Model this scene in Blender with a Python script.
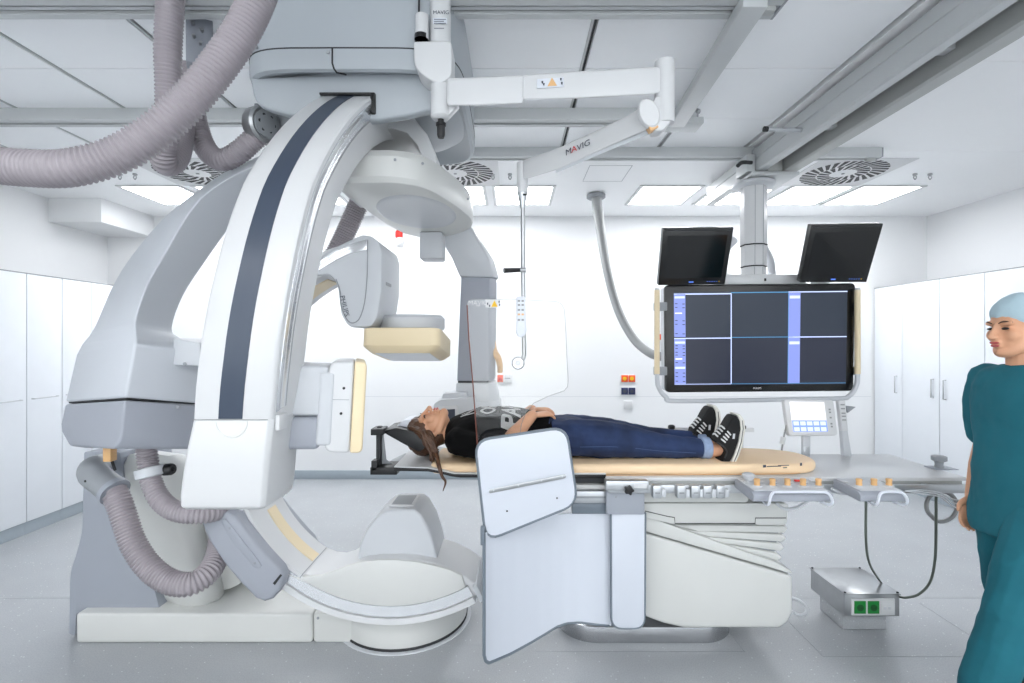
import bpy, bmesh, math, random
from mathutils import Vector, Matrix
from mathutils.bvhtree import BVHTree

for _o in list(bpy.data.objects):
    bpy.data.objects.remove(_o)
SC = bpy.context.scene
C = SC.collection
random.seed(7)
PI = math.pi
F, CZ = 500.0, 1.57            # focal length in pixels of a 1024 px wide frame, eye height

# ------------------------------------------------------------------ camera
cd = bpy.data.cameras.new('camera')
cd.sensor_width = 36.0
cd.lens = F / 1024.0 * 36.0
cd.clip_start = 0.05
cam = bpy.data.objects.new('camera', cd)
cam.location = (0, 0, CZ)
cam.rotation_euler = (PI / 2, 0, 0)
C.objects.link(cam)
SC.camera = cam

# ------------------------------------------------------------------ world, exposure
w = bpy.data.worlds.new('world')
SC.world = w
w.use_nodes = True
w.node_tree.nodes['Background'].inputs[0].default_value = (0.9, 0.95, 1.0, 1)
w.node_tree.nodes['Background'].inputs[1].default_value = 2.3        # fill light entering by the windows added behind the camera
SC.view_settings.view_transform = 'Standard'
SC.view_settings.look = 'None'
SC.view_settings.gamma = 1
SC.view_settings.use_curve_mapping = False
SC.view_settings.exposure = 0.74
PANEL_STRENGTH = 9.0           # ceiling light panels

# ------------------------------------------------------------------ materials
def lin(c):
    return tuple((x / 255.0 / 12.92) if x / 255.0 <= 0.04045 else ((x / 255.0 + 0.055) / 1.055) ** 2.4 for x in c)

M = {}
def mat(name, rgb, rough=0.45, metal=0.0, var=0.02, scale=6.0, bump=0.0, bscale=200.0, spec=0.5, **kw):
    m = bpy.data.materials.new(name)
    m.use_nodes = True
    nt = m.node_tree
    b = nt.nodes['Principled BSDF']
    tc = nt.nodes.new('ShaderNodeTexCoord')
    nz = nt.nodes.new('ShaderNodeTexNoise')
    nz.inputs['Scale'].default_value = scale
    nz.inputs['Detail'].default_value = 4
    nt.links.new(tc.outputs['Object'], nz.inputs['Vector'])
    rp = nt.nodes.new('ShaderNodeValToRGB')
    c = lin(rgb)
    rp.color_ramp.elements[0].position = 0.3
    rp.color_ramp.elements[1].position = 0.7
    rp.color_ramp.elements[0].color = tuple(max(0, x * (1 - var)) for x in c) + (1,)
    rp.color_ramp.elements[1].color = tuple(min(1, x * (1 + var)) for x in c) + (1,)
    nt.links.new(nz.outputs['Fac'], rp.inputs['Fac'])
    nt.links.new(rp.outputs['Color'], b.inputs['Base Color'])
    b.inputs['Roughness'].default_value = rough
    b.inputs['Metallic'].default_value = metal
    b.inputs['Specular IOR Level'].default_value = spec
    if bump:
        n2 = nt.nodes.new('ShaderNodeTexNoise')
        n2.inputs['Scale'].default_value = bscale
        nt.links.new(tc.outputs['Object'], n2.inputs['Vector'])
        bp = nt.nodes.new('ShaderNodeBump')
        bp.inputs['Strength'].default_value = bump
        bp.inputs['Distance'].default_value = 0.002
        nt.links.new(n2.outputs['Fac'], bp.inputs['Height'])
        nt.links.new(bp.outputs['Normal'], b.inputs['Normal'])
    for k, v in kw.items():
        b.inputs[k.replace('_', ' ')].default_value = v
    M[name] = m
    return m

def emit(name, rgb, strength):
    m = mat(name, rgb, 0.4)
    b = m.node_tree.nodes['Principled BSDF']
    for e in m.node_tree.nodes['Color Ramp'].color_ramp.elements:
        e.color = tuple(x * .15 for x in e.color[:3]) + (1,)
    b.inputs['Emission Color'].default_value = lin(rgb) + (1,)
    b.inputs['Emission Strength'].default_value = strength
    return m

mat('wall', (232, 233, 234), 0.7, var=0.008, scale=2, bump=0.05)
mat('ceil', (248, 249, 250), 0.6, var=0.008, scale=2)
mat('ceilpanel', (246, 248, 250), 0.45, var=0.01, scale=3)
mat('slotdark', (70, 72, 74), 0.6)
mat('cabinet', (222, 226, 231), 0.35, var=0.01)
mat('plinth', (160, 170, 178), 0.4)
mat('white', (212, 213, 214), 0.3, var=0.008)
mat('whitecool', (220, 224, 232), 0.28, var=0.008)
mat('offwhite', (212, 213, 210), 0.35, var=0.01)
mat('lightgrey', (202, 205, 209), 0.38, var=0.01)
mat('armgrey', (203, 207, 213), 0.42, var=0.01)
mat('drumgrey', (172, 178, 183), 0.4, var=0.01)  # grey darkened for the shade the drum hangs in
mat('capgrey', (160, 164, 173), 0.45, var=0.012)
mat('panelgrey', (158, 163, 172), 0.45, var=0.012)
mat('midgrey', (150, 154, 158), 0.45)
mat('seamdark', (45, 46, 48), 0.6)
mat('stripe', (62, 72, 88), 0.35, var=0.03)
mat('cream', (232, 214, 178), 0.4, var=0.012)
mat('mattress', (246, 216, 178), 0.5, var=0.02, bump=0.15, bscale=25)
mat('tan', (226, 180, 125), 0.4)
mat('alu', (196, 199, 202), 0.38, 0.85, var=0.02)
mat('railgrey', (192, 195, 196), 0.4, 0.1, var=0.015)
mat('raildark', (176, 178, 176), 0.45, 0.1, var=0.02)
mat('chrome', (222, 224, 227), 0.22, 0.75)
mat('steel', (176, 178, 180), 0.3, 0.9, var=0.05, scale=14)
mat('black', (18, 18, 20), 0.4)
mat('bezel', (14, 15, 16), 0.25)
mat('offscreen', (12, 14, 16), 0.12)
mat('hose', (162, 155, 160), 0.45, var=0.03)
mat('skin', (218, 164, 130), 0.5, var=0.05, scale=12)
mat('lip', (186, 92, 90), 0.4)
mat('hair', (84, 56, 38), 0.45, var=0.25, scale=40)
mat('shirt', (10, 10, 11), 0.95, var=0.15, scale=20, bump=0.3, bscale=60, spec=0.15)
mat('print', (225, 226, 226), 0.8, var=0.04)
mat('denim', (30, 46, 80), 0.85, var=0.45, scale=7, bump=0.4, bscale=300)
mat('cuffblue', (140, 158, 188), 0.85, var=0.1, scale=60)
mat('canvas', (16, 16, 17), 0.85)
mat('rubber', (222, 220, 212), 0.6)
mat('scrub', (22, 104, 118), 0.85, var=0.06, scale=5, bump=0.2, bscale=80)
mat('cap', (176, 200, 210), 0.85, var=0.05)
mat('red', (214, 44, 36), 0.4)
mat('orange', (236, 92, 40), 0.4)
mat('navy', (28, 36, 82), 0.4)
mat('green', (14, 128, 50), 0.4)
mat('greendark', (8, 84, 34), 0.5)
mat('yellow', (240, 190, 30), 0.5)
mat('print_dark', (60, 66, 80), 0.6)
mat('print_red', (206, 40, 40), 0.6)
mat('edgegrey', (112, 122, 132), 0.4)
mat('leadwhite', (210, 215, 224), 0.3, var=0.006)
mat('seamblue', (64, 84, 122), 0.85)
mat('footsteel', (176, 178, 181), 0.25, 0.85, var=0.04, scale=14)
mat('cable', (150, 152, 152), 0.5)
mat('cabledark', (92, 100, 92), 0.5)
mat('edgebrown', (120, 62, 48), 0.3)
emit('panel', (250, 252, 255), PANEL_STRENGTH)
emit('scr_dark', (30, 40, 56), 0.7)
emit('scr_dark2', (24, 30, 50), 0.7)
emit('scr_blue', (130, 145, 216), 0.75)
emit('scr_line', (190, 205, 255), 1.0)
emit('scr_cyan', (70, 140, 190), 0.9)
emit('scr_white', (238, 236, 246), 0.9)
emit('scr_btn', (120, 146, 222), 0.9)
emit('scr_btn2', (200, 214, 245), 0.9)
emit('led', (80, 120, 220), 1.0)

# vinyl floor with light flecks
m = mat('floor', (168, 171, 174), 0.2, var=0.03, scale=3)
nt = m.node_tree
b = nt.nodes['Principled BSDF']
tc = nt.nodes['Texture Coordinate']
vo = nt.nodes.new('ShaderNodeTexVoronoi')
vo.inputs['Scale'].default_value = 30
nt.links.new(tc.outputs['Object'], vo.inputs['Vector'])
cr = nt.nodes.new('ShaderNodeValToRGB')
cr.color_ramp.elements[0].position = 0.07
cr.color_ramp.elements[0].color = (1, 1, 1, 1)
cr.color_ramp.elements[1].position = 0.12
cr.color_ramp.elements[1].color = (0, 0, 0, 1)
nt.links.new(vo.outputs['Distance'], cr.inputs['Fac'])
n3 = nt.nodes.new('ShaderNodeTexNoise'); n3.inputs['Scale'].default_value = 160
nt.links.new(tc.outputs['Object'], n3.inputs['Vector'])
mx0 = nt.nodes.new('ShaderNodeMix'); mx0.data_type = 'RGBA'; mx0.blend_type = 'OVERLAY'
mx0.inputs[0].default_value = 0.18
nt.links.new(nt.nodes['Color Ramp'].outputs[0], mx0.inputs[6])
nt.links.new(n3.outputs['Fac'], mx0.inputs[7])
mul = nt.nodes.new('ShaderNodeMath'); mul.operation = 'MULTIPLY'; mul.inputs[1].default_value = 0.6
nt.links.new(cr.outputs[0], mul.inputs[0])
mx = nt.nodes.new('ShaderNodeMix'); mx.data_type = 'RGBA'
mx.inputs[7].default_value = lin((225, 228, 230)) + (1,)
nt.links.new(mul.outputs[0], mx.inputs[0])
nt.links.new(mx0.outputs[2], mx.inputs[6])
nt.links.new(mx.outputs[2], b.inputs['Base Color'])

# clear lead-acrylic pane, faintly tinted
g = bpy.data.materials.new('acrylic'); g.use_nodes = True
nt = g.node_tree; nt.nodes.clear()
out = nt.nodes.new('ShaderNodeOutputMaterial')
tr = nt.nodes.new('ShaderNodeBsdfTransparent'); tr.inputs[0].default_value = (0.98, 0.98, 0.975, 1)
gl = nt.nodes.new('ShaderNodeBsdfGlossy'); gl.inputs['Roughness'].default_value = 0.03
ms = nt.nodes.new('ShaderNodeMixShader')
fr = nt.nodes.new('ShaderNodeFresnel'); fr.inputs[0].default_value = 1.5
nt.links.new(fr.outputs[0], ms.inputs[0]); nt.links.new(tr.outputs[0], ms.inputs[1])
nt.links.new(gl.outputs[0], ms.inputs[2]); nt.links.new(ms.outputs[0], out.inputs[0])
M['acrylic'] = g

# ------------------------------------------------------------------ helpers
def P(px, py, Y):
    """point at depth Y (metres) that lies on the sight line of a photo pixel"""
    return Vector(((px - 512) / F * Y, Y, CZ - (py - 341.5) / F * Y))

def XZ(pts, Y):
    return [((px - 512) / F * Y, CZ - (py - 341.5) / F * Y) for px, py in pts]

WL = {}
def finish(name, bm, mt, parent=None, angle=40, smooth=True):
    bmesh.ops.recalc_face_normals(bm, faces=bm.faces)
    me = bpy.data.meshes.new(name)
    bm.to_mesh(me); bm.free()
    return place(name, me, mt, parent, angle, smooth)

def place(name, me, mt, parent=None, angle=40, smooth=True):
    vs = [v.co for v in me.vertices]
    lo = Vector((min(v.x for v in vs), min(v.y for v in vs), min(v.z for v in vs)))
    hi = Vector((max(v.x for v in vs), max(v.y for v in vs), max(v.z for v in vs)))
    c = (lo + hi) / 2; c.z = lo.z
    me.transform(Matrix.Translation(-c))
    if smooth:
        me.polygons.foreach_set('use_smooth', [True] * len(me.polygons))
        if angle < 180:
            me.set_sharp_from_angle(angle=math.radians(angle))
    me.materials.append(M[mt] if isinstance(mt, str) else mt)
    o = bpy.data.objects.new(name, me)
    C.objects.link(o)
    if parent is not None:
        o.parent = parent
        o.location = c - WL[parent.name]
    else:
        o.location = c
    WL[o.name] = c
    return o

def thing(name, label, cat, loc, group=None):
    o = bpy.data.objects.new(name, None)
    C.objects.link(o)
    o.empty_display_size = 0.1
    o.location = loc
    WL[o.name] = Vector(loc)
    return tag(o, label, cat, group)

def tag(o, label, cat, group=None):
    o['label'] = label; o['category'] = cat
    if group: o['group'] = group
    return o

def struct(o):
    o['kind'] = 'structure'
    return o

def bevel(bm, off, seg=3, ang=25):
    if off <= 0: return
    bmesh.ops.recalc_face_normals(bm, faces=bm.faces)
    es = [e for e in bm.edges if len(e.link_faces) == 2 and e.calc_face_angle(0) > math.radians(ang)]
    bmesh.ops.bevel(bm, geom=es, offset=off, segments=seg, profile=0.5, affect='EDGES', clamp_overlap=True)

def bbox(bm, x0, x1, y0, y1, z0, z1):
    vs = [bm.verts.new((x, y, z)) for z in (z0, z1) for y in (y0, y1) for x in (x0, x1)]
    for f in ((0, 2, 3, 1), (4, 5, 7, 6), (0, 1, 5, 4), (2, 6, 7, 3), (0, 4, 6, 2), (1, 3, 7, 5)):
        bm.faces.new([vs[i] for i in f])
    return vs

def box(name, mt, par, x0, x1, y0, y1, z0, z1, bev=0.004, seg=2, rot=None, angle=40):
    bm = bmesh.new()
    bbox(bm, x0, x1, y0, y1, z0, z1)
    bevel(bm, min(bev, 0.45 * min(abs(x1 - x0), abs(y1 - y0), abs(z1 - z0))), seg)
    if rot:
        c = Vector(((x0 + x1) / 2, (y0 + y1) / 2, (z0 + z1) / 2))
        bmesh.ops.rotate(bm, verts=bm.verts, cent=c, matrix=rot)
    return finish(name, bm, mt, par, angle)

def rpoly(pts, r, n=5):
    """round the corners of a 2-D polygon"""
    out = []
    k = len(pts)
    for i in range(k):
        p0, p1, p2 = Vector(pts[i - 1]), Vector(pts[i]), Vector(pts[(i + 1) % k])
        a, c = p0 - p1, p2 - p1
        rr = r[i] if isinstance(r, (list, tuple)) else r
        d = min(rr, a.length * 0.48, c.length * 0.48)
        if d < 1e-5:
            out.append(tuple(p1)); continue
        s, e = p1 + a.normalized() * d, p1 + c.normalized() * d
        for j in range(n + 1):
            t = j / n
            q = s * (1 - t) ** 2 + p1 * 2 * t * (1 - t) + e * t * t
            out.append(tuple(q))
    return out

def prism_bm(pts, axis, a, b):
    bm = bmesh.new()
    def co(p, t):
        return {'Y': (p[0], t, p[1]), 'Z': (p[0], p[1], t), 'X': (t, p[0], p[1])}[axis]
    v0 = [bm.verts.new(co(p, a)) for p in pts]
    v1 = [bm.verts.new(co(p, b)) for p in pts]
    n = len(pts)
    bm.faces.new(v0); bm.faces.new(v1[::-1])
    for i in range(n):
        bm.faces.new((v0[i], v1[i], v1[(i + 1) % n], v0[(i + 1) % n]))
    return bm

def prism(name, mt, par, pts, axis, a, b, bev=0.0, seg=2, angle=40, bang=50):
    bm = prism_bm(pts, axis, a, b)
    bevel(bm, bev, seg, bang)
    return finish(name, bm, mt, par, angle)

def catmull(pts, res=8):
    pts = [Vector(p) for p in pts]
    if len(pts) < 3:
        return [pts[0].lerp(pts[1], t / res) for t in range(res + 1)]
    out = []
    ext = [pts[0] * 2 - pts[1]] + pts + [pts[-1] * 2 - pts[-2]]
    for i in range(1, len(ext) - 2):
        p0, p1, p2, p3 = ext[i - 1:i + 3]
        for k in range(res):
            t = k / res
            out.append(0.5 * ((2 * p1) + (p2 - p0) * t + (2 * p0 - 5 * p1 + 4 * p2 - p3) * t * t + (3 * p1 - p0 - 3 * p2 + p3) * t ** 3))
    out.append(pts[-1])
    return out

def resample(path, step):
    out = [path[0].copy()]
    acc = 0.0
    for a, b in zip(path, path[1:]):
        L = (b - a).length
        d = step - acc
        while d <= L:
            out.append(a.lerp(b, d / L)); d += step
        acc = L - (d - step)
    return out

def sweep(bm, path, radii, n=12, cap=True):
    t = (path[1] - path[0]).normalized()
    ref = Vector((0, 0, 1)) if abs(t.z) < 0.9 else Vector((0, 1, 0))
    u = t.cross(ref).normalized()
    rings = []
    for i, p in enumerate(path):
        a = path[max(i - 1, 0)]; b_ = path[min(i + 1, len(path) - 1)]
        t = (b_ - a).normalized()
        u = (u - t * u.dot(t)).normalized()
        v = t.cross(u)
        r = radii[i] if hasattr(radii, '__len__') else radii
        rings.append([bm.verts.new(p + (u * math.cos(2 * PI * k / n) + v * math.sin(2 * PI * k / n)) * r) for k in range(n)])
    for A, B_ in zip(rings, rings[1:]):
        for k in range(n):
            bm.faces.new((A[k], A[(k + 1) % n], B_[(k + 1) % n], B_[k]))
    if cap:
        bm.faces.new(rings[0][::-1]); bm.faces.new(rings[-1])
    return rings

def tube(name, mt, par, pts, r, n=12, res=8, straight=False, angle=50):
    path = [Vector(p) for p in pts] if straight else catmull(pts, res)
    if isinstance(r, (list, tuple)):
        k = len(r) - 1
        rr = []
        for i in range(len(path)):
            t = i / (len(path) - 1) * k
            j = min(int(t), k - 1)
            rr.append(r[j] + (r[j + 1] - r[j]) * (t - j))
        r = rr
    bm = bmesh.new()
    sweep(bm, path, r, n)
    return finish(name, bm, mt, par, angle)

def hose(label, pts, r, pitch, group, amp=0.10):
    path = resample(catmull(pts, 24), pitch / 4)
    radii = [r * (1 + amp * (0.3, 1.0, 0.3, -1.0)[i % 4]) for i in range(len(path))]
    bm = bmesh.new()
    sweep(bm, path, radii, 20)
    o = finish('corrugated_hose', bm, 'hose', None, 180)
    return tag(o, label, 'hose', group)

def loft(name, mt, par, rings, bev=0.0, seg=3, sub=0, caps=True, angle=40, bang=30):
    bm = bmesh.new()
    R = [[bm.verts.new(p) for p in r] for r in rings]
    n = len(R[0])
    for A, B_ in zip(R, R[1:]):
        for k in range(n):
            bm.faces.new((A[k], A[(k + 1) % n], B_[(k + 1) % n], B_[k]))
    if caps:
        bm.faces.new(R[0][::-1]); bm.faces.new(R[-1])
    bevel(bm, bev, seg, bang)
    o = finish(name, bm, mt, par, angle)
    if sub:
        s = o.modifiers.new('subsurf', 'SUBSURF'); s.levels = sub; s.render_levels = sub
    return o

def lathe(name, mt, par, c, prof, axis='Z', n=32, angle=40):
    bm = bmesh.new()
    rings = []
    c = Vector(c)
    ax = {'Z': (Vector((1, 0, 0)), Vector((0, 1, 0)), Vector((0, 0, 1))),
          'Y': (Vector((1, 0, 0)), Vector((0, 0, 1)), Vector((0, 1, 0))),
          'X': (Vector((0, 1, 0)), Vector((0, 0, 1)), Vector((1, 0, 0)))}[axis] if isinstance(axis, str) else axis
    for r, h in prof:
        rings.append([bm.verts.new(c + (ax[0] * math.cos(2 * PI * k / n) + ax[1] * math.sin(2 * PI * k / n)) * max(r, 1e-4) + ax[2] * h) for k in range(n)])
    for A, B_ in zip(rings, rings[1:]):
        for k in range(n):
            bm.faces.new((A[k], A[(k + 1) % n], B_[(k + 1) % n], B_[k]))
    bm.faces.new(rings[0][::-1]); bm.faces.new(rings[-1])
    return finish(name, bm, mt, par, angle)

def frame_of(d):
    d = Vector(d).normalized()
    r = Vector((0, 0, 1)) if abs(d.z) < 0.9 else Vector((0, 1, 0))
    u = d.cross(r).normalized()
    return (u, d.cross(u), d)

def slab(name, mt, par, corners, th, bev=0.006, seg=3, radius=0.0):
    """flat plate: corners TL,TR,BR,BL of the front face, thickness away from the viewer"""
    TL, TR, BR, BL = [Vector(c) for c in corners]
    n = (TR - TL).cross(BL - TL).normalized()
    if n.y < 0: n = -n
    pts = [TL, TR, BR, BL]
    if radius:
        out = []
        for i in range(4):
            p0, p1, p2 = pts[i - 1], pts[i], pts[(i + 1) % 4]
            a = p1 + (p0 - p1).normalized() * radius; e = p1 + (p2 - p1).normalized() * radius
            for j in range(6):
                t = j / 5
                out.append(a * (1 - t) ** 2 + p1 * 2 * t * (1 - t) + e * t * t)
        pts = out
    bm = bmesh.new()
    v0 = [bm.verts.new(p) for p in pts]; v1 = [bm.verts.new(p + n * th) for p in pts]
    k = len(pts)
    bm.faces.new(v0); bm.faces.new(v1[::-1])
    for i in range(k):
        bm.faces.new((v0[i], v1[i], v1[(i + 1) % k], v0[(i + 1) % k]))
    bevel(bm, bev, seg, 50)
    return finish(name, bm, mt, par)

def lerp4(cs, u, v):
    """point inside a quad TL,TR,BR,BL; u right, v down"""
    return cs[0].lerp(cs[1], u).lerp(cs[3].lerp(cs[2], u), v)

def subquad(cs, u0, u1, v0, v1, off):
    n = (cs[1] - cs[0]).cross(cs[3] - cs[0]).normalized()
    if n.y > 0: n = -n
    return [lerp4(cs, u, v) + n * off for u, v in ((u0, v0), (u1, v0), (u1, v1), (u0, v1))]

def plate(name, mt, par, cs, off=0.0):
    """thin printed patch 0.6 mm proud of the surface"""
    n = (cs[1] - cs[0]).cross(cs[3] - cs[0]).normalized()
    if n.y > 0: n = -n
    return slab(name, mt, par, [c + n * (off + 0.0006) for c in cs], 0.0006, 0)

def text_mesh(body, size, bold=0.0):
    cu = bpy.data.curves.new('lettering', 'FONT')
    cu.body = body; cu.size = size; cu.align_x = 'CENTER'; cu.align_y = 'CENTER'
    cu.extrude = size * 0.004
    cu.offset = size * bold
    o = bpy.data.objects.new('lettering', cu)
    me = bpy.data.meshes.new_from_object(o)
    bpy.data.objects.remove(o); bpy.data.curves.remove(cu)
    return me

def text(name, mt, par, body, loc, size, right=(1, 0, 0), up=(0, 0, 1)):
    r = Vector(right).normalized(); u = Vector(up).normalized()
    n = r.cross(u).normalized(); u = n.cross(r)
    mtx = Matrix((( r.x, u.x, n.x, loc[0]), (r.y, u.y, n.y, loc[1]), (r.z, u.z, n.z, loc[2]), (0, 0, 0, 1)))
    me = text_mesh(body, size)
    me.transform(mtx)
    return place(name, me, mt, par, 40, False)

def knob(name, mt, par, c, d, r, h, n=16):
    return lathe(name, mt, par, c, [(r * 0.85, 0), (r, h * 0.15), (r, h * 0.8), (r * 0.8, h)], frame_of(d), n)
# ================================================================== THE ROOM
XL, XR, YB, YF, H = -4.62, 4.74, 5.71, -2.4, 3.0
fl = struct(box('floor', 'floor', None, XL - .1, XR + .1, YF - .1, YB + .1, -0.1, 0, 0))
struct(box('wall_back', 'wall', None, XL - .1, XR + .1, YB, YB + .1, 0, H + .15, 0))
struct(box('wall_left', 'wall', None, XL - .1, XL, YF, YB, 0, H + .15, 0))
struct(box('wall_right', 'wall', None, XR, XR + .1, YF, YB, 0, H + .15, 0))
bm = bmesh.new()                                                   # wall behind the camera with a row of windows added for fill light
WX = [XL, -3.0, -1.0, 1.0, 3.0, XR]
bbox(bm, XL - .1, XR + .1, YF - .1, YF, 0, .45); bbox(bm, XL - .1, XR + .1, YF - .1, YF, 2.8, H + .15)
for x in WX:
    bbox(bm, x - .1, x + .1, YF - .1, YF, .45, 2.8)
struct(finish('wall_front', bm, 'wall', None, 40, False))
for k in range(5):
    x0, x1 = WX[k] + .1, WX[k + 1] - .1
    bm = bmesh.new()
    for a in ((x0, x1, .45, .5), (x0, x1, 2.75, 2.8), (x0, x0 + .05, .5, 2.75), (x1 - .05, x1, .5, 2.75)):
        bbox(bm, a[0], a[1], YF - .08, YF - .02, a[2], a[3])
    wn = struct(finish('window_%d' % (k + 1), bm, 'white', None, 40, False))
    box('pane', 'acrylic', wn, x0 + .05, x1 - .05, YF - .055, YF - .045, .5, 2.75, 0)
bb = struct(box('baseboard_back', 'plinth', None, -3.94, 4.13, YB - .015, YB, 0, .10, .003))
struct(box('trim_1', 'wall', None, XL, -4.09, 4.98, YB, 2.76, H, .004))       # boxed-in duct
wb = bpy.data.objects['wall_back']
box('panel_joint', 'lightgrey', wb, -3.9, 4.1, YB - .0015, YB, .94, .944, 0)

ce = struct(box('ceiling', 'slotdark', None, XL - .1, XR + .1, YF - .1, YB + .1, H + .03, H + .13, 0))
XS = [XL, -3.73, -3.04, -2.38, -1.70, -1.02, -.33, .37, 1.08, 1.72]
YS = [YF, -1.3, -.2, .9, 2.0, 2.62, 3.2, 3.76]
for i in range(len(XS) - 1):
    for j in range(len(YS) - 1):
        gx = .016
        box('ceiling_panel', 'ceilpanel', ce, XS[i] + gx, XS[i + 1] - gx, YS[j] + .002, YS[j + 1] - .002, H, H + .03, .002, 1)
    if i:
        box('slot_rail', 'railgrey', ce, XS[i] - .014, XS[i] - .002, YF, 3.76, H + .004, H + .03, 0)
for x0, x1, y0, y1 in ((XL, XR, 3.763, YB), (1.736, XR, YF, 2.55), (1.736, XR, 2.553, 3.76)):
    box('ceiling_board', 'ceil', ce, x0, x1, y0, y1, H, H + .03, 0)
hx = [(577, 181), (566 + 14, 165), (632, 165), (621, 181)]
# access hatch, hairline joints
for x0, x1, y0, y1 in ((.63, .98, 4.06, 4.065), (.63, .98, 4.46, 4.465), (.63, .634, 4.06, 4.46), (.976, .98, 4.06, 4.46)):
    box('hatch_joint', 'midgrey', ce, x0, x1, y0, y1, H - .001, H, 0)

# floor weld seams
for x0, x1, y0, y1 in ((-3.9, 4.1, 3.06, 3.066), (-.92, -.06, 2.585, 2.589), (-.06, -.056, 2.589, 2.9), (-.92, -.916, 2.589, 2.9),
                       (.12, 1.18, 2.53, 2.534), (.12, .124, 2.534, 2.9), (1.176, 1.18, 2.534, 2.7),
                       (1.55, 2.45, 2.49, 2.494), (1.55, 1.554, 2.494, 3.0), (2.446, 2.45, 2.494, 3.0)):
    box('weld_seam', 'midgrey', fl, x0, x1, y0, y1, 0, .0008, 0)

# ------------------------------------------------------------------ cabinets
def cabinet_left(y0, y1, lab):
    t = thing('tall_cabinet', lab, 'cabinet', (-4.28, (y0 + y1) / 2, 0), 'tall white cabinets beside the boxed-in duct')
    box('body', 'midgrey', t, XL + .005, -3.965, y0 + .001, y1 - .001, .1, 2.12, 0)  # white carcass coloured grey to put shade into the door gaps
    box('plinth', 'plinth', t, XL + .005, -3.96, y0, y1, 0, .1, .002)
    d = box('door', 'cabinet', t, -3.963, -3.94, y0 + .003, y1 - .003, .105, 2.12, .003)
    yc = (y0 + y1) / 2
    box('top_shade_line', 'midgrey', t, -3.965, -3.939, y0, y1, 2.122, 2.128, 0)  # grey strip painted in as the shade line along the top
    tube('handle', 'alu', d, [(-3.938, yc - .12, 1.10), (-3.915, yc - .12, 1.10), (-3.915, yc + .1, 1.10), (-3.938, yc + .1, 1.10)], .004, 8, straight=True)
EL = [2.78, 3.10, 3.42, 3.74, 4.06, 4.38, 4.69, 5.01, 5.33, 5.70]
for a, b_ in zip(EL, EL[1:]):
    cabinet_left(a, b_, 'tall white wall cabinet with horizontal bar handle near the boxed-in duct')
def cabinet_right(y0, y1, side):
    t = thing('tall_cabinet', 'tall white wall cabinet with upright bow handle behind the teal figure' if y1 < 4.9 else
              ('tall white wall cabinet with upright handle in the back corner' if y1 > 5.5 else 'tall white wall cabinet with upright handle, second from the back wall'),
              'cabinet', (4.43, (y0 + y1) / 2, 0), 'tall white cabinets with upright handles')
    box('body', 'midgrey', t, 4.155, XR - .005, y0 + .001, y1 - .001, .1, 2.17, 0)  # grey in place of white, so the gaps between doors look shaded
    box('plinth', 'plinth', t, 4.15, XR - .005, y0, y1, 0, .1, .002)
    d = box('door', 'cabinet', t, 4.13, 4.153, y0 + .003, y1 - .003, .105, 2.17, .003)
    box('top_shade_line', 'midgrey', t, 4.129, 4.155, y0, y1, 2.172, 2.178, 0)  # strip whose grey stands for the shade above the door
    yh = y0 + .07 if side < 0 else y1 - .07
    tube('handle', 'steel', d, [(4.132, yh, 1.02), (4.105, yh, 1.02), (4.105, yh, 1.20), (4.132, yh, 1.20)], .006, 8, straight=True)
ER = [5.70, 5.295, 4.83, 4.37, 3.91, 3.45, 2.99]
for k, (a, b_) in enumerate(zip(ER, ER[1:])):
    cabinet_right(b_, a, (-1, -1, 1, -1, 1, -1)[k])

# ------------------------------------------------------------------ ceiling lights
def light(xc, yc, lab, grp):
    t = thing('ceiling_light', lab, 'ceiling light', (xc, yc, H - .012), grp)
    w_, d_ = .295, .325
    bm = bmesh.new()
    for a in ((-w_, w_, -d_, -d_ + .03), (-w_, w_, d_ - .03, d_), (-w_, -w_ + .03, -d_ + .03, d_ - .03), (w_ - .03, w_, -d_ + .03, d_ - .03)):
        bbox(bm, xc + a[0], xc + a[1], yc + a[2], yc + a[3], H - .012, H)
    finish('frame', bm, 'white', t)
    box('diffuser', 'panel', t, xc - w_ + .03, xc + w_ - .03, yc - d_ + .03, yc + d_ - .03, H - .008, H - .001, 0)
for xc in (-3.33, -2.65, -1.97, -1.22, -.54, .11, 1.47, 2.17, 2.86, 3.5):
    light(xc, 4.89, 'square recessed light panel in the white ceiling before the back wall', 'lights along the back of the room')
for yc in (-1.6, -.5):  # unseen panel rows added as frontal fill
    for xc in (-3.4, -2.04, -.68, .72, 2.5, 3.6):
        light(xc, yc, 'square recessed fill light panel added in the ceiling at the front of the room', 'added fill lights at the front of the room')

# ------------------------------------------------------------------ swirl air diffusers
def vent(xc, yc, lab):
    t = thing('air_diffuser', lab, 'air vent', (xc, yc, H - .01))
    box('face_plate', 'white', t, xc - .37, xc + .37, yc - .34, yc + .34, H - .008, H, .002)
    for ring, (r0, r1, n) in enumerate(((.10, .19, 18), (.2, .32, 30))):
        for k in range(n):
            a = 2 * PI * k / n
            bm = bmesh.new()
            w0, w1 = r0 * PI / n * .55, r1 * PI / n * .62
            tw = .25
            pts = [(r0, -w0, 0), (r1, -w1, tw), (r1, w1, tw), (r0, w0, 0)]
            vs = []
            for z in (H - .0095, H - .0085):
                for r, s, q in pts:
                    aa = a + q
                    vs.append(bm.verts.new((xc + r * math.cos(aa) - s * math.sin(aa), yc + r * math.sin(aa) + s * math.cos(aa), z)))
            bm.faces.new(vs[:4]); bm.faces.new(vs[4:][::-1])
            for i in range(4):
                bm.faces.new((vs[i], vs[4 + i], vs[4 + (i + 1) % 4], vs[(i + 1) % 4]))
            finish('slot', bm, 'seamdark', t, 40, False)
    knob('centre_screw', 'steel', t, (xc, yc, H - .008), (0, 0, -1), .014, .01, 10)
vent(2.80, 4.23, 'round swirl air diffuser in white plate beside the twin monitor beams')
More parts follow.
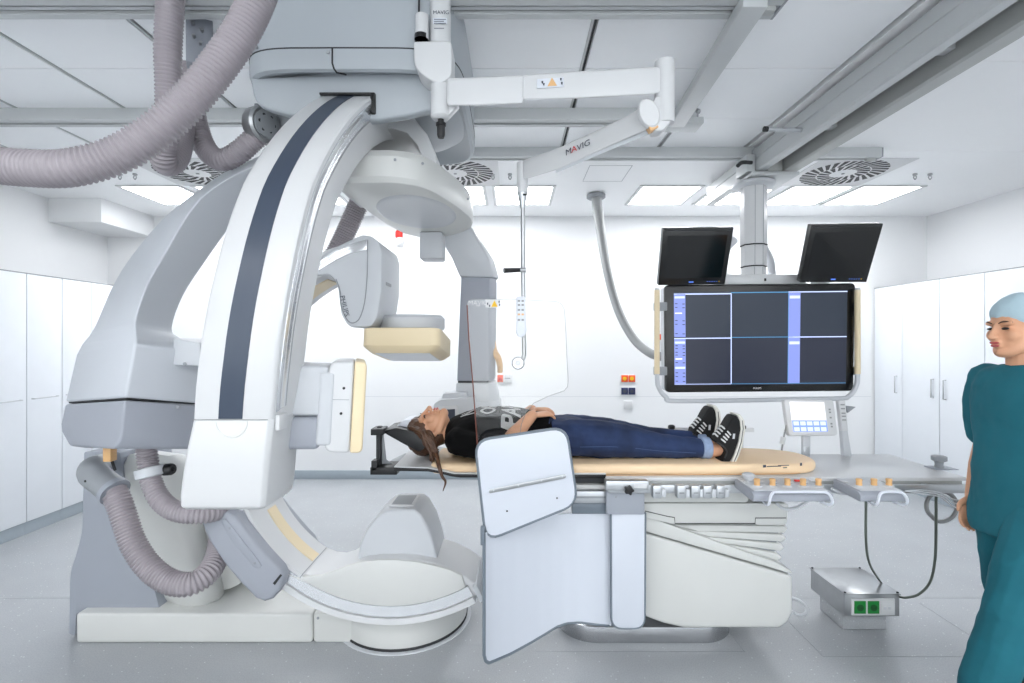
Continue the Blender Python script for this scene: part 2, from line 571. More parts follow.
vent(-2.66, 4.23, 'round swirl air diffuser in white plate behind the grey corrugated hoses')
vent(-.48, 4.23, 'round swirl air diffuser in white plate behind the ceiling C-arm hood')

for px, lab in ((493, 'small'), (510, 'small'), (915, 'r'), (930, 'r'), (120, 'l'), (135, 'l')):
    q = P(px, 174, 4.26)
    t = thing('ceiling_hook', {'small': 'tiny metal ceiling hook of the pair above the hanging acrylic shield pole',
                               'r': 'tiny metal ceiling hook of the pair near the right air diffuser and cabinets',
                               'l': 'tiny metal ceiling hook of the pair near the boxed-in duct'}[lab], 'hook', (q.x, 4.26, H - .05), 'pairs of ceiling hooks')
    knob('collar', 'steel', t, (q.x, 4.26, H), (0, 0, -1), .018, .015, 12)
    tube('eye', 'steel', t, [(q.x, 4.26, H - .012), (q.x + .012, 4.26, H - .03), (q.x, 4.26, H - .05), (q.x - .012, 4.26, H - .03), (q.x - .003, 4.26, H - .018)], .005, 8, 5)

# ------------------------------------------------------------------ ceiling rails across the room
def xrail(x0, x1, y0, y1, lab, z0=2.93):
    t = thing('ceiling_rail', lab, 'rail', ((x0 + x1) / 2, (y0 + y1) / 2, z0))
    d = y1 - y0
    prof = [(y0, H), (y0, z0 + .012), (y0 + d * .03, z0), (y0 + d * .30, z0), (y0 + d * .32, z0 + .022), (y0 + d * .44, z0 + .022), (y0 + d * .46, z0 + .008),
            (y0 + d * .60, z0 + .008), (y0 + d * .62, z0 + .03), (y0 + d * .70, z0 + .03), (y0 + d * .72, z0), (y0 + d * .97, z0), (y1, z0 + .012), (y1, H)]
    prism('profile', 'railgrey', t, prof, 'X', x0, x1, 0, angle=25)
    box('end_cap', 'midgrey', t, x1, x1 + .012, y0, y1, z0, H - .002, .002)
    box('end_stop', 'raildark', t, x1 - .09, x1 - .02, y0 + d * .3, y0 + d * .6, z0 - .018, z0 + .02, .004)
    box('groove_liner', 'raildark', t, x0 + .01, x1 - .1, y0 + d * .33, y0 + d * .43, z0 + .0215, z0 + .024, 0)
    return t
xrail(-4.6, 1.09, 1.985, 2.115, 'long grey aluminium ceiling rail on the striped-arc side of the ceiling drum')
xrail(-4.6, 1.13, 3.06, 3.175, 'grey aluminium ceiling rail passing behind the ceiling drum and shield arm')
xrail(-.6, 2.72, 3.676, 3.775, 'short grey ceiling rail crossing beneath the twin monitor beams')
t = thing('cross_girder', 'plain grey bar linking two ceiling rails beside the shield arm', 'girder', (.98, 2.5, 2.87))
prism('bar', 'railgrey', t, [(.90, 1.95), (1.0, 1.95), (1.05, 3.05), (.96, 3.05)], 'Z', 2.875, 2.93, .006)
box('clamp', 'railgrey', t, .93, 1.16, 3.02, 3.16, 2.89, 2.928, .004)
knob('bolt', 'steel', t, (1.07, 2.9, 2.905), (1, 0, 0), .014, .02, 10)

# ------------------------------------------------------------------ monitor suspension
ms = thing('monitor_suspension', 'twin-beam ceiling trolley with telescopic white column carrying the monitors', 'ceiling mount', (1.82, 3.75, 1.95))
def ybeam(x0, x1, y0, y1, z0, z1, mt):
    d = x1 - x0; h = z1 - z0
    prof = [(x0, z1), (x0, z0 + h * .62), (x0 + .006, z0 + h * .6), (x0 + .006, z0 + h * .52), (x0, z0 + h * .5), (x0, z0 + .01), (x0 + .012, z0),
            (x1 - .012, z0), (x1, z0 + .01), (x1, z1)]
    o = prism('beam', mt, ms, prof, 'Y', y0, y1, 0, angle=25)
    box('beam_cap', 'raildark', o, x0 + .004, x1 - .004, y1, y1 + .006, z0 + .004, z1 - .004, .001)
    return o
ybeam(1.765, 1.835, .6, 4.53, 2.80, 2.97, 'railgrey')
ybeam(1.955, 2.055, .6, 3.95, 2.79, 2.955, 'raildark')
for y in (1.2, 2.2, 3.0, 4.3):
    box('cross_tie', 'railgrey', ms, 1.836, 1.954, y, y + .06, 2.86, 2.93, .003)
box('trolley_plate', 'railgrey', ms, 1.72, 2.06, 3.58, 3.95, 2.765, 2.789, .004)
box('trolley_side', 'raildark', ms, 1.84, 1.95, 3.6, 3.9, 2.80, 2.9, .004)
box('rail_bracket', 'railgrey', ms, 1.70, 1.763, 3.62, 3.80, 2.80, 2.928, .005)
tube('brake_lever', 'seamdark', ms, [(1.70, 3.55, 2.84), (1.62, 3.52, 2.83), (1.58, 3.5, 2.80)], .014, 8)
tube('stop_rod', 'alu', ms, [(1.765, 3.05, 2.86), (1.56, 3.05, 2.865)], .013, 10, straight=True)
tube('rod_tip', 'black', ms, [(1.56, 3.05, 2.865), (1.535, 3.05, 2.866)], .016, 10, straight=True)
lathe('collar', 'lightgrey', ms, (1.812, 3.75, 2.72), [(.13, 0), (.15, .012), (.15, .03), (.12, .045)])
def hexcol(r, z0, z1, name):
    pts = [(1.812 + r * math.cos(PI / 8 + k * PI / 4), 3.75 + r * math.sin(PI / 8 + k * PI / 4)) for k in range(8)]
    return prism(name, 'white', ms, pts, 'Z', z0, z1, .004)
zs = [2.73, 2.285, 2.125, 2.02]
for k, (a, b_) in enumerate(zip(zs, zs[1:])):
    s = hexcol(.093 - .004 * k, b_ + .006, a, 'column_section')
    for q in (-.03, .03):
        box('groove', 'midgrey', s, 1.812 + q - .002, 1.812 + q + .002, 3.75 - (.093 - .004 * k) * .9239 - .0008, 3.75 - (.093 - .004 * k) * .9239 + .002, b_ + .012, a - .004, 0)
    hexcol(.096 - .004 * k, b_, b_ + .008, 'seal_ring').data.materials[0] = M['seamdark']
tube('supply_tube', 'lightgrey', ms, [(1.72, 3.88, 2.36), (1.65, 3.86, 2.28), (1.62, 3.84, 2.1), (1.68, 3.8, 2.0)], .035, 12)
tube('supply_tube', 'lightgrey', ms, [(1.93, 3.84, 2.3), (1.98, 3.84, 2.2), (1.995, 3.84, 2.1), (1.99, 3.8, 2.0)], .028, 12)
box('column_foot', 'white', ms, 1.68, 2.02, 3.62, 3.86, 2.0, 2.03, .006)
box('cross_bar', 'white', ms, 1.50, 2.12, 3.60, 3.72, 1.975, 2.055, .008)
box('cross_bar_lock', 'black', ms, 1.815, 1.83, 3.597, 3.60, 2.005, 2.025, .001)

# big display
t = thing('large_display', 'huge wide black medical display showing a dark blue split screen', 'display', (1.73, 3.55, 1.2))
TL, TR, BR, BL = P(664.5, 285, 3.5), P(855.5, 283, 3.5), P(853.5, 391, 3.5), P(665.5, 392.5, 3.5)
cs = [TL, TR, BR, BL]
slab('bezel', 'bezel', t, cs, .03, .006, 3, .035)
bk = [p + Vector((0, .03, 0)) for p in subquad(cs, .004, .996, .006, .994, 0)]
slab('back_shell', 'alu', t, bk, .09, .008, 3, .03)
sc = subquad(cs, .048, .957, .068, .935, .002)
s = slab('screen', 'scr_dark', t, sc, .002, 0)
def sq(u0, u1, v0, v1, mt, nm, off=.0005):
    return plate(nm, mt, s, subquad(sc, u0, u1, v0, v1, off))
sq(.0, 1, .5, 1, 'scr_dark2', 'image_field', .0001)
sq(0, .066, .02, .48, 'scr_blue', 'menu_bar'); sq(0, .066, .50, .985, 'scr_blue', 'menu_bar')
sq(.662, .73, .02, .985, 'scr_blue', 'menu_bar')
sq(0, .33, .016, .028, 'scr_line', 'divider'); sq(.33, .665, .008, .016, 'scr_cyan', 'divider'); sq(.66, 1, .006, .016, 'scr_line', 'divider')
sq(0, .33, .492, .502, 'scr_line', 'divider'); sq(.33, .665, .488, .494, 'scr_cyan', 'divider'); sq(.66, 1, .488, .498, 'scr_line', 'divider')
sq(.328, .333, .02, .985, 'scr_line', 'divider'); sq(.66, .664, .02, .985, 'scr_cyan', 'divider'); sq(0, .33, .985, .99, 'scr_line', 'divider')
sq(.33, 1, .985, .989, 'scr_cyan', 'divider')
for v in (.045, .53, .80):
    sq(.004, .062, v, v + .022, 'scr_line', 'menu_tab', .0012)
for v in (.22, .71):
    sq(.006, .046, v, v + .012, 'scr_white', 'menu_tab', .0012)
for v in (.12, .16, .3, .34, .44, .57, .6, .64, .67, .75, .86, .9, .95):
    sq(.006, .02, v, v + .008, 'scr_dark2', 'menu_mark', .0012); sq(.048, .062, v + .004, v + .012, 'scr_dark2', 'menu_mark', .0012)
for v in (.05, .54):
    sq(.668, .726, v, v + .03, 'scr_btn2', 'menu_tab', .0012)
mid = lerp4(cs, .487, .968)
text('brand_lettering', 'print', t, 'PHILIPS', mid + Vector((0, -.002, 0)), .018)
for v in (.20, .80):
    box('handle_bracket', 'midgrey', t, 1.0, 1.085, 3.49, 3.54, lerp4(cs, 0, v).z - .03, lerp4(cs, 0, v).z + .03, .006)
    box('handle_bracket', 'midgrey', t, 2.395, 2.43, 3.49, 3.54, lerp4(cs, 0, v).z - .03, lerp4(cs, 0, v).z + .03, .006)
hr = tube('handle_rail', 'lightgrey', t, [P(657, 288, 3.47), P(657, 372, 3.47), P(659, 388, 3.46), P(666, 397, 3.46), P(676, 401, 3.46), P(760, 400, 3.46), P(836, 398.5, 3.46), P(849, 396, 3.46), P(856, 386, 3.46), P(857.5, 370, 3.47), P(857.5, 288, 3.47)], .016, 12, 6)
tube('grip', 'cream', t, [P(657, 290, 3.47), P(657, 374, 3.47)], .019, 12, straight=True)
tube('grip', 'cream', t, [P(857.5, 290, 3.47), P(857.5, 374, 3.47)], .019, 12, straight=True)

def small_monitor(cpx, yb, tilt, lab):
    TL, TR, BR, BL = cpx
    cs = [P(*TL, yb - tilt), P(*TR, yb - tilt), P(*BR, yb), P(*BL, yb)]
    t = thing('monitor', lab, 'monitor', (cs[2] + cs[3]) / 2)
    slab('housing', 'bezel', t, cs, .05, .006)
    slab('screen', 'offscreen', t, subquad(cs, .075, .925, .13, .87, .0015), .0015, 0)
    plate('logo', 'led', t, subquad(cs, .45, .52, .935, .955, .001))
    for k in range(6):
        plate('button', 'led' if k < 5 else 'yellow', t, subquad(cs, .72 + .035 * k, .735 + .035 * k, .935, .945, .001))
    plate('top_trim', 'seamdark', t, subquad(cs, .02, .98, .015, .05, .001))
    m_ = lerp4(cs, .5, .8)
    box('mount_arm', 'lightgrey', t, m_.x - .05, m_.x + .05, m_.y + .05, 3.66, 1.99, 2.05, .006)
small_monitor([(663.5, 228.5), (734, 227.3), (725, 284.5), (658.3, 285.5)], 3.47, .14, 'switched-off black monitor above the large display, nearer the thick grey hanging conduit')
small_monitor([(811.6, 225), (883.7, 223.5), (866.7, 282.3), (800, 282.3)], 3.47, .15, 'switched-off black monitor above the large display, beside the tall cabinets')

# cable drop from the ceiling
t = thing('ceiling_cable', 'thick grey cable conduit dropping from ceiling socket to the large display', 'cable', P(596, 194, 4.82))
lathe('ceiling_flange', 'midgrey', t, (P(596, 192, 4.84).x, 4.84, H - .05), [(.075, 0), (.09, .01), (.09, .04), (.06, .05)])
tube('conduit', 'cable', t, [P(596, 193, 4.84), P(598, 212, 4.75), P(602, 240, 4.6), P(608, 275, 4.4), P(618, 310, 4.2), P(633, 338, 4.0), P(650, 353, 3.8), P(668, 358, 3.66)], [.05, .05, .042, .036, .034, .033, .033, .033], 14)

# ------------------------------------------------------------------ back wall fittings
def wallbox(px, py, w_, h_, mt, name, lab, cat, cells=None, cellmat=None):
    q = P(px, py, YB)
    t = thing(name, lab, cat, (q.x, YB - .02, q.z - h_ / 2))
    box('frame', 'white', t, q.x - w_ / 2, q.x + w_ / 2, YB - .012, YB, q.z - h_ / 2, q.z + h_ / 2, .004)
    n = cells or 1
    for k in range(n):
        x0 = q.x - w_ / 2 + .006 + k * (w_ - .006) / n
        c = box('insert', mt, t, x0, x0 + (w_ - .006) / n - .006, YB - .02, YB - .010, q.z - h_ / 2 + .006, q.z + h_ / 2 - .006, .003)
        knob('outlet', cellmat or mt, c, (x0 + (w_ / n - .012) / 2, YB - .02, q.z), (0, -1, 0), .022, .003, 14)
wallbox(628, 378.5, .17, .09, 'orange', 'wall_socket', 'pair of orange wall sockets above the navy ones', 'socket', 2, 'yellow')
wallbox(628, 391, .17, .09, 'navy', 'wall_socket', 'pair of navy blue wall sockets beneath the orange ones', 'socket', 2, 'print_dark')
wallbox(628, 405, .10, .10, 'white', 'wall_switch', 'small white wall plate under the navy sockets', 'wall plate')
wallbox(660, 337, .12, .075, 'orange', 'wall_socket', 'orange wall socket mostly behind the large display handle', 'socket', 1, 'orange')
q = P(504, 378.5, YB)
t = thing('emergency_button', 'red emergency button on white wall plate beside the cream handle', 'button', (q.x, YB, q.z - .05))
box('plate', 'white', t, q.x - .07, q.x + .09, YB - .015, YB, q.z - .05, q.z + .05, .004)
box('red_field', 'orange', t, q.x - .075, q.x - .01, YB - .022, YB - .014, q.z - .04, q.z + .04, .003)
knob('push_button', 'red', t, (q.x - .042, YB - .022, q.z), (0, -1, 0), .022, .018)
plate('lettering_field', 'midgrey', t, [Vector((q.x + .01, YB - .0155, q.z + .008)), Vector((q.x + .07, YB - .0155, q.z + .008)), Vector((q.x + .07, YB - .0155, q.z - .004)), Vector((q.x + .01, YB - .0155, q.z - .004))])
q = P(400, 239, YB)
t = thing('alarm_beacon', 'small red and white alarm beacon high on the back wall', 'alarm', (q.x, YB, q.z - .09))
box('mount', 'white', t, q.x - .035, q.x + .035, YB - .02, YB, q.z - .08, q.z + .08, .004)
lathe('red_lens', 'red', t, (q.x, YB - .05, q.z + .005), [(.035, 0), (.04, .01), (.04, .06), (.03, .08), (.005, .085)])
lathe('white_base', 'white', t, (q.x + .01, YB - .05, q.z - .085), [(.02, 0), (.038, .02), (.038, .08), (.03, .09)])
# ================================================================== CEILING C-ARM (lateral)
ca = thing('ceiling_c_arm', 'huge white ceiling-hung C-arm with dark stripe, grey drum and lateral detector', 'c-arm', (-.78, 2.3, 1.0))
AY, AZ = 2.75, 1.6
def interp(tab, x):
    if x <= tab[0][0]: return tab[0][1]
    for (a0, b0), (a1, b1) in zip(tab, tab[1:]):
        if x <= a1:
            return b0 + (b1 - b0) * (x - a0) / (a1 - a0)
    return tab[-1][1]
XCT = [(1.0, -.945), (1.33, -.885), (1.52, -.852), (1.8, -.812), (2.1, -.778), (2.3, -.738), (2.5, -.695), (2.75, -.64)]
def arc_xc(z):
    return interp(XCT, z)
def arc_pt(phi, R, s):
    z = AZ + R * math.sin(phi)
    return Vector((arc_xc(z) + s * interp([(1.4, 1.0), (2.3, .92), (2.6, .88)], z), AY - R * math.cos(phi), z))
def arc_part(name, mt, par, phi0, phi1, prof, n=40, bev=0.0):
    rings = []
    for k in range(n + 1):
        ph = math.radians(phi0 + (phi1 - phi0) * k / n)
        rings.append([arc_pt(ph, R, s) for R, s in prof])
    return loft(name, mt, par, rings, angle=35)
W2 = .127
prof = [(1.0, -W2), (1.0, W2), (1.185, W2), (1.194, W2 - .004), (1.2, W2 - .014), (1.2, -W2 + .014), (1.194, -W2 + .004), (1.185, -W2)]
a = arc_part('arc', 'white', ca, -15.5, 84, prof)
arc_part('stripe', 'stripe', a, -13.2, 84, [(1.199, -W2 + .085), (1.199, -W2 + .160), (1.2025, -W2 + .160), (1.2025, -W2 + .085)])
arc_part('guide_rail', 'chrome', a, -12.5, 78, [(1.125, W2 - .002), (1.125, W2 + .004), (1.14, W2 + .004), (1.145, W2 + .0015), (1.16, W2 + .0015), (1.165, W2 + .004), (1.18, W2 + .004), (1.18, W2 - .002)])
arc_part('rail_gasket', 'midgrey', a, -12.5, 80, [(1.113, W2 - .002), (1.113, W2 + .002), (1.125, W2 + .002), (1.125, W2 - .002)])
box('rail_latch', 'black', a, -.578, -.558, 2.035, 2.085, 2.50, 2.585, .004)
box('rail_clip', 'white', a, arc_pt(-.23, 1.15, W2).x - .002, arc_pt(-.23, 1.15, W2).x + .012, 1.60, 1.66, 1.285, 1.335, .003)
# end housing, straight down from the arc's foot
rg = []
for z, yo, yi, xw in ((1.322, 1.580, 1.785, .128), (1.20, 1.585, 1.80, .136), (1.08, 1.60, 1.82, .140), (1.035, 1.612, 1.82, .139), (1.022, 1.63, 1.80, .130)):
    xc = arc_xc(z)
    rg.append([Vector((xc - xw, yi, z)), Vector((xc + xw, yi, z)), Vector((xc + xw, yo + .014, z)), Vector((xc + xw - .014, yo, z)), Vector((xc - xw + .014, yo, z)), Vector((xc - xw, yo + .014, z))])
eh = loft('end_housing', 'white', ca, rg, .004, 2, angle=35)
xc = arc_xc(1.3)
box('joint_line', 'cable', eh, xc - .118, xc + .118, 1.5785, 1.60, 1.3215, 1.3235, 0)
bm = bmesh.new()
th = []
for k in range(13):
    an = PI + PI * k / 12
    th.append(Vector((arc_xc(1.31) + .002 + .05 * math.cos(an), 1.5815, 1.318 + .052 * math.sin(an))))
sweep(bm, th, .0025, 8)
finish('thumb_recess', bm, 'offwhite', eh)

# lateral detector, facing right
tl = Matrix.Rotation(math.radians(17), 3, 'Z') @ Matrix.Rotation(math.radians(3.0), 3, 'Y')
def tbox(name, mt, par, x0, x1, y0, y1, z0, z1, bev, seg=3):
    bm = bmesh.new()
    bbox(bm, x0, x1, y0, y1, z0, z1)
    bevel(bm, bev, seg)
    bmesh.ops.rotate(bm, verts=bm.verts, cent=Vector((-.530, 1.80, 1.33)), matrix=tl)
    return finish(name, bm, mt, par)
def tprism(name, mt, par, pts, y0, y1, bev):
    bm = prism_bm(pts, 'Y', y0, y1)
    bevel(bm, bev, 3, 50)
    bmesh.ops.rotate(bm, verts=bm.verts, cent=Vector((-.530, 1.80, 1.33)), matrix=tl)
    return finish(name, bm, mt, par)
d = tprism('detector_shell', 'white', ca, rpoly([(-.66, 1.172), (-.574, 1.168), (-.574, 1.497), (-.66, 1.492)], [.03, 0, 0, .03], 6), 1.80, 2.16, .012)
tprism('detector_face', 'cream', d, rpoly([(-.573, 1.168), (-.530, 1.168), (-.530, 1.495), (-.573, 1.497)], [0, .03, .035, 0], 6), 1.80, 2.16, .008)
tbox('detector_seam', 'midgrey', d, -.655, -.585, 1.799, 1.802, 1.358, 1.360, 0)
for x, z in ((-.625, 1.40), (-.63, 1.31)):
    p_ = Vector((-.530, 1.80, 1.33)) + tl @ (Vector((x + .02, 1.80, z)) - Vector((-.530, 1.80, 1.33)))
    knob('screw', 'seamdark', d, p_, (.28, -1, 0), .005, .003, 10)
e = tbox('detector_arm', 'lightgrey', ca, -.86, -.66, 1.80, 2.1, 1.30, 1.475, .012)
tbox('arm_lower_cover', 'capgrey', e, -.865, -.675, 1.802, 2.1, 1.18, 1.297, .02)
for z in (1.405, 1.285):
    p_ = Vector((-.530, 1.80, 1.33)) + tl @ (Vector((-.675, 1.80, z)) - Vector((-.530, 1.80, 1.33)))
    knob('screw', 'midgrey', e, p_, (.28, -1, 0), .006, .003, 10)
tbox('detector_bracket', 'lightgrey', e, -.69, -.636, 1.796, 1.95, 1.195, 1.455, .012)

# ceiling drum: stacked shells with superellipse plan
def sell(xc, yc, a_, b_, n=48, e_=4.0):
    out = []
    for k in range(n):
        t_ = 2 * PI * k / n
        cx, sy = math.cos(t_), math.sin(t_)
        out.append((xc + a_ * math.copysign(abs(cx) ** (2 / e_), cx), yc + b_ * math.copysign(abs(sy) ** (2 / e_), sy)))
    return out
def shell(name, mt, prof, xc=-.66, yc=2.52, e_=4.0):
    rings = [[Vector((x, y, z)) for x, y in sell(xc, yc, a_, b_, 56, e_)] for z, a_, b_ in prof]
    return loft(name, mt, ca, rings, angle=30)
dr = shell('drum_body', 'drumgrey', [(2.733, .455, .543), (2.995, .455, .543)], -.665, 2.52, 5.5)
shell('drum_seam', 'seamdark', [(2.7275, .4585, .5465), (2.7325, .4585, .5465)], -.665, 2.52, 5.5)
shell('drum_skirt', 'drumgrey', [(2.70, .30, .40), (2.66, .40, .49), (2.645, .435, .525), (2.65, .45, .54), (2.67, .457, .545), (2.728, .457, .545)], -.665, 2.52, 5.5)
ap = [(250, 77), (251, 84), (253, 95), (257, 104), (268, 109), (287, 114), (312, 119), (340, 121), (378, 120), (405, 115.5), (430, 110), (447, 103), (452, 90), (452, 70)]
prism('drum_apron', 'drumgrey', ca, XZ(ap, 2.05), 'Y', 2.05, 2.10, .012, 3, bang=40)
shell('turntable', 'drumgrey', [(2.632, .32, .32), (2.642, .40, .40), (2.665, .435, .43), (2.735, .44, .44)], -.655, 2.48, 2.4)
bm = bmesh.new()
sweep(bm, [Vector(p) for p in ((-.71, 1.975, 2.728), (-.71, 1.975, 2.67), (-.705, 1.979, 2.65), (-.70, 1.995, 2.643), (-.69, 2.03, 2.657), (-.68, 2.05, 2.664))], .0035, 6)
finish('skirt_joint', bm, 'seamdark', ca)
for x, z in ((-1.02, 2.745), (-.715, 2.75), (-.725, 2.712)):
    knob('drum_bolt', 'steel', ca, (x, 2.0 if z > 2.73 else 1.978, z), (0, -1, 0), .007, .008, 10)
box('arc_clamp', 'black', ca, -.785, -.560, 2.035, 2.06, 2.576, 2.585, .002)
# connector at the drum's flank
q = P(266, 124, 2.25)
cn = lathe('hose_connector', 'steel', ca, q + Vector((-.05, .02, 0)), [(.075, 0), (.08, .01), (.08, .06), (.07, .07)], frame_of((1, -.55, -.1)), 24)
lathe('connector_insert', 'midgrey', cn, q + Vector((.005, -.015, -.006)), [(.058, 0), (.058, .012), (.02, .02)], frame_of((1, -.55, -.1)), 20)
for k in range(6):
    an = 2 * PI * k / 6
    ff = frame_of((1, -.55, -.1))
    knob('connector_pin', 'seamdark', cn, q + Vector((.012, -.02, -.006)) + (ff[0] * math.cos(an) + ff[1] * math.sin(an)) * .035, (1, -.55, -.1), .009, .008, 8)
box('connector_bracket', 'midgrey', ca, q.x - .08, q.x + .12, 2.3, 2.36, q.z - .02, q.z + .12, .004)

# vaulted collar between the arc and the rear hood
def arch(pts, Y):
    return [P(px, py, Y) for px, py in pts]
inner = [(341, 182), (349, 166), (361, 146), (376, 133), (392, 128), (407, 133), (417, 145), (424, 160), (428, 176)]
outer = [(330, 182), (340, 160), (356, 128), (374, 112), (396, 108), (414, 118), (427, 134), (435, 152), (439, 170)]
ri = [P(px, py, 2.30) for px, py in inner]; ro = [P(px, py, 2.30) for px, py in outer]
bm = bmesh.new()
ys = (0.0, .45)
rows = []
for r_ in (ro, ri):
    for dy in ys:
        rows.append([bm.verts.new(p + Vector((0, dy, 0))) for p in r_])
n = len(ri)
for k in range(n - 1):
    bm.faces.new((rows[0][k], rows[0][k + 1], rows[2][k + 1], rows[2][k]))
    bm.faces.new((rows[1][k], rows[3][k], rows[3][k + 1], rows[1][k + 1]))
    bm.faces.new((rows[2][k], rows[2][k + 1], rows[3][k + 1], rows[3][k]))
    bm.faces.new((rows[0][k], rows[1][k], rows[1][k + 1], rows[0][k + 1]))
for k in (0, n - 1):
    bm.faces.new((rows[0][k], rows[2][k], rows[3][k], rows[1][k]))
bevel(bm, .006, 2, 50)
finish('vault_collar', bm, 'white', ca)

# rear hood: a long slab seen from below, with a dished underside
hood = [(-.76, 2.15), (-.69, 2.10), (-.496, 2.09), (-.40, 2.14), (-.34, 2.24), (-.26, 2.5), (-.215, 2.72), (-.225, 2.92), (-.30, 3.08), (-.44, 3.22), (-.58, 3.26), (-.68, 3.1), (-.73, 2.8), (-.76, 2.4)]
hood = rpoly(hood, .05, 3)
hc = Vector((-.48, 2.62))
rings = []
for z, s in ((2.235, .90), (2.24, .97), (2.262, 1.0), (2.35, .985), (2.385, .93), (2.40, .8)):
    rings.append([Vector((hc.x + (x - hc.x) * s, hc.y + (y - hc.y) * s, z)) for x, y in hood])
hd = loft('rear_hood', 'offwhite', ca, rings, angle=30)
lathe('hood_dish', 'lightgrey', hd, (-.49, 2.60, 2.229), [(.0, .0055), (.10, .004), (.17, .001), (.185, .000), (.195, .004), (.2, .012)], (Vector((1, 0, 0)), Vector((0, 1.7, 0)), Vector((0, 0, 1))), 48)
box('hood_neck', 'offwhite', hd, -.80, -.60, 2.36, 2.75, 2.37, 2.47, .008)
for p in ((-.49, 2.092, 2.33), (-.385, 2.15, 2.335), (-.23, 2.6, 2.31)):
    knob('screw', 'midgrey', hd, p, (.4, -1, 0), .006, .005, 8)
box('hood_stub', 'lightgrey', ca, -.56, -.42, 3.02, 3.16, 2.07, 2.235, .012)
# hanging arm of the tube side
rg = []
for (l, r), Y in ((((438, 232), (470, 226)), 3.22), (((441, 240), (478, 241)), 3.24), (((452, 258), (489, 259)), 3.27), (((460, 277), (494, 277)), 3.3)):
    a_, b_ = P(*l, Y), P(*r, Y)
    rg.append([a_, b_, b_ + Vector((.03, .10, 0)), b_ + Vector((0, .3, 0)), a_ + Vector((0, .3, 0))])
loft('rear_arm', 'lightgrey', ca, rg, .01, 2)
def colring(l, r, y, Y, ch=.04):
    a_, b_ = P(l, y, Y), P(r, y, Y)
    return [a_, b_, b_ + Vector((ch, .07, 0)), b_ + Vector((ch, .3, 0)), a_ + Vector((0, .3, 0))]
loft('rear_column', 'capgrey', ca, [colring(461, 489.5, 277, 3.3), colring(457, 488, 381, 3.3)], .008, 2)
box('column_joint', 'seamdark', ca, P(458, 0, 3.31).x, P(488, 0, 3.31).x, 3.305, 3.5, P(0, 383, 3.3).z, P(0, 380, 3.3).z, 0)
loft('column_foot', 'lightgrey', ca, [colring(456, 488, 383, 3.29, .05), colring(455, 490, 400, 3.28, .055), colring(454, 491, 418, 3.28, .055)], .01, 2)
loft('column_base', 'lightgrey', ca, [colring(453, 491, 402, 3.27, .06), colring(452, 492, 440, 3.27, .06)], .012, 2)
# tube unit with collimator window
x0, x1 = P(433, 0, 3.15).x, P(470, 0, 3.15).x
tu = prism('tube_unit', 'lightgrey', ca, rpoly(XZ([(433.5, 404), (440, 399.5), (474, 397), (474, 440), (433.5, 440)], 3.15), .015, 3), 'Y', 3.15, 3.4, .008)
prism('tube_cap', 'lightgrey', tu, XZ([(441, 400), (443, 393.5), (466, 392.5), (468, 399)], 3.2), 'Y', 3.2, 3.38, .006)
prism('window_frame', 'white', tu, rpoly(XZ([(437.5, 407), (458, 405.5), (459, 424), (437.5, 424)], 3.145), .008, 3), 'Y', 3.14, 3.16, .002)
prism('window_glass', 'print_dark', tu, XZ([(440, 410), (455, 409), (455, 422), (440, 422)], 3.139), 'Y', 3.1385, 3.15, 0)
tube('guide_handle', 'tan', ca, [P(493, 342, 3.42), P(494, 352, 3.38), P(498, 358, 3.38), P(500, 366, 3.38), P(500, 373, 3.38)], [.02, .028, .024, .02, .018], 12)
# corrugated sleeve behind the frontal detector
hose('dark ribbed hose slanting down behind the upper detector housing', [P(368, 185, 2.95), P(358, 205, 2.95), P(346, 232, 2.95), P(332, 260, 2.95)], .055, .014, 'corrugated hoses')

# ================================================================== FLOOR C-ARM (frontal)
fc = thing('floor_c_arm', 'white and grey floor-standing C-arm with round foot and cream-edged upper detector', 'c-arm', (-1.2, 2.8, 0))
# foot
box('base_plate', 'offwhite', fc, -2.27, -1.04, 2.60, 3.15, 0, .155, .015, 3)
pl = prism('base_extension', 'offwhite', fc, rpoly([(-1.038, 2.605), (-.80, 2.605), (-.72, 2.59), (-.55, 2.7), (-.55, 3.1), (-1.038, 3.1)], .02, 3), 'Z', 0, .153, .012)
lathe('turntable_foot', 'offwhite', fc, (-.61, 2.87, 0), [(.345, .006), (.35, .02), (.35, .13), (.335, .15), (.30, .158)], 'Z', 56)
lathe('foot_gasket', 'seamdark', fc, (-.61, 2.87, 0), [(.352, .003), (.354, .012), (.352, .018)], 'Z', 56)
lathe('foot_ring', 'lightgrey', fc, (-.61, 2.87, 0), [(.375, 0), (.372, .004), (.34, .006)], 'Z', 56)
knob('screw', 'midgrey', fc, (-1.01, 2.604, .13), (0, -1, 0), .007, .003, 10)
# column
gp = [(84, 452), (83, 500), (82, 531), (77, 552), (70, 572), (69, 634), (75, 635.5), (76, 614), (160.5, 613), (152, 580), (128, 510), (120, 452)]
prism('column_side', 'panelgrey', fc, rpoly(XZ(gp, 2.66), [.01, 0, .04, .05, .05, .01, .01, .002, .01, .05, .05, .01], 4), 'Y', 2.66, 3.05, .01)
def cring(L, Rg, R, y, yl, yr, yb=3.1):
    return [P(L, y, yl), P(Rg, y, yr), P((Rg * .55 + R * .45), y, yr + .03), P(R, y, yr + .16), P(R - 8, y, yb), P(L, y, yb)]
loft('column_body', 'offwhite', fc, [cring(104, 140, 205, 448, 2.655, 2.63), cring(110, 146, 205, 480, 2.655, 2.62), cring(118, 157, 208, 515, 2.65, 2.60), cring(130, 168, 211, 540, 2.65, 2.60),
                                    cring(145, 178, 222, 562, 2.65, 2.605), cring(156, 184, 230, 585, 2.65, 2.61), cring(161, 190, 232, 613, 2.65, 2.615)], 0, angle=60, sub=1)
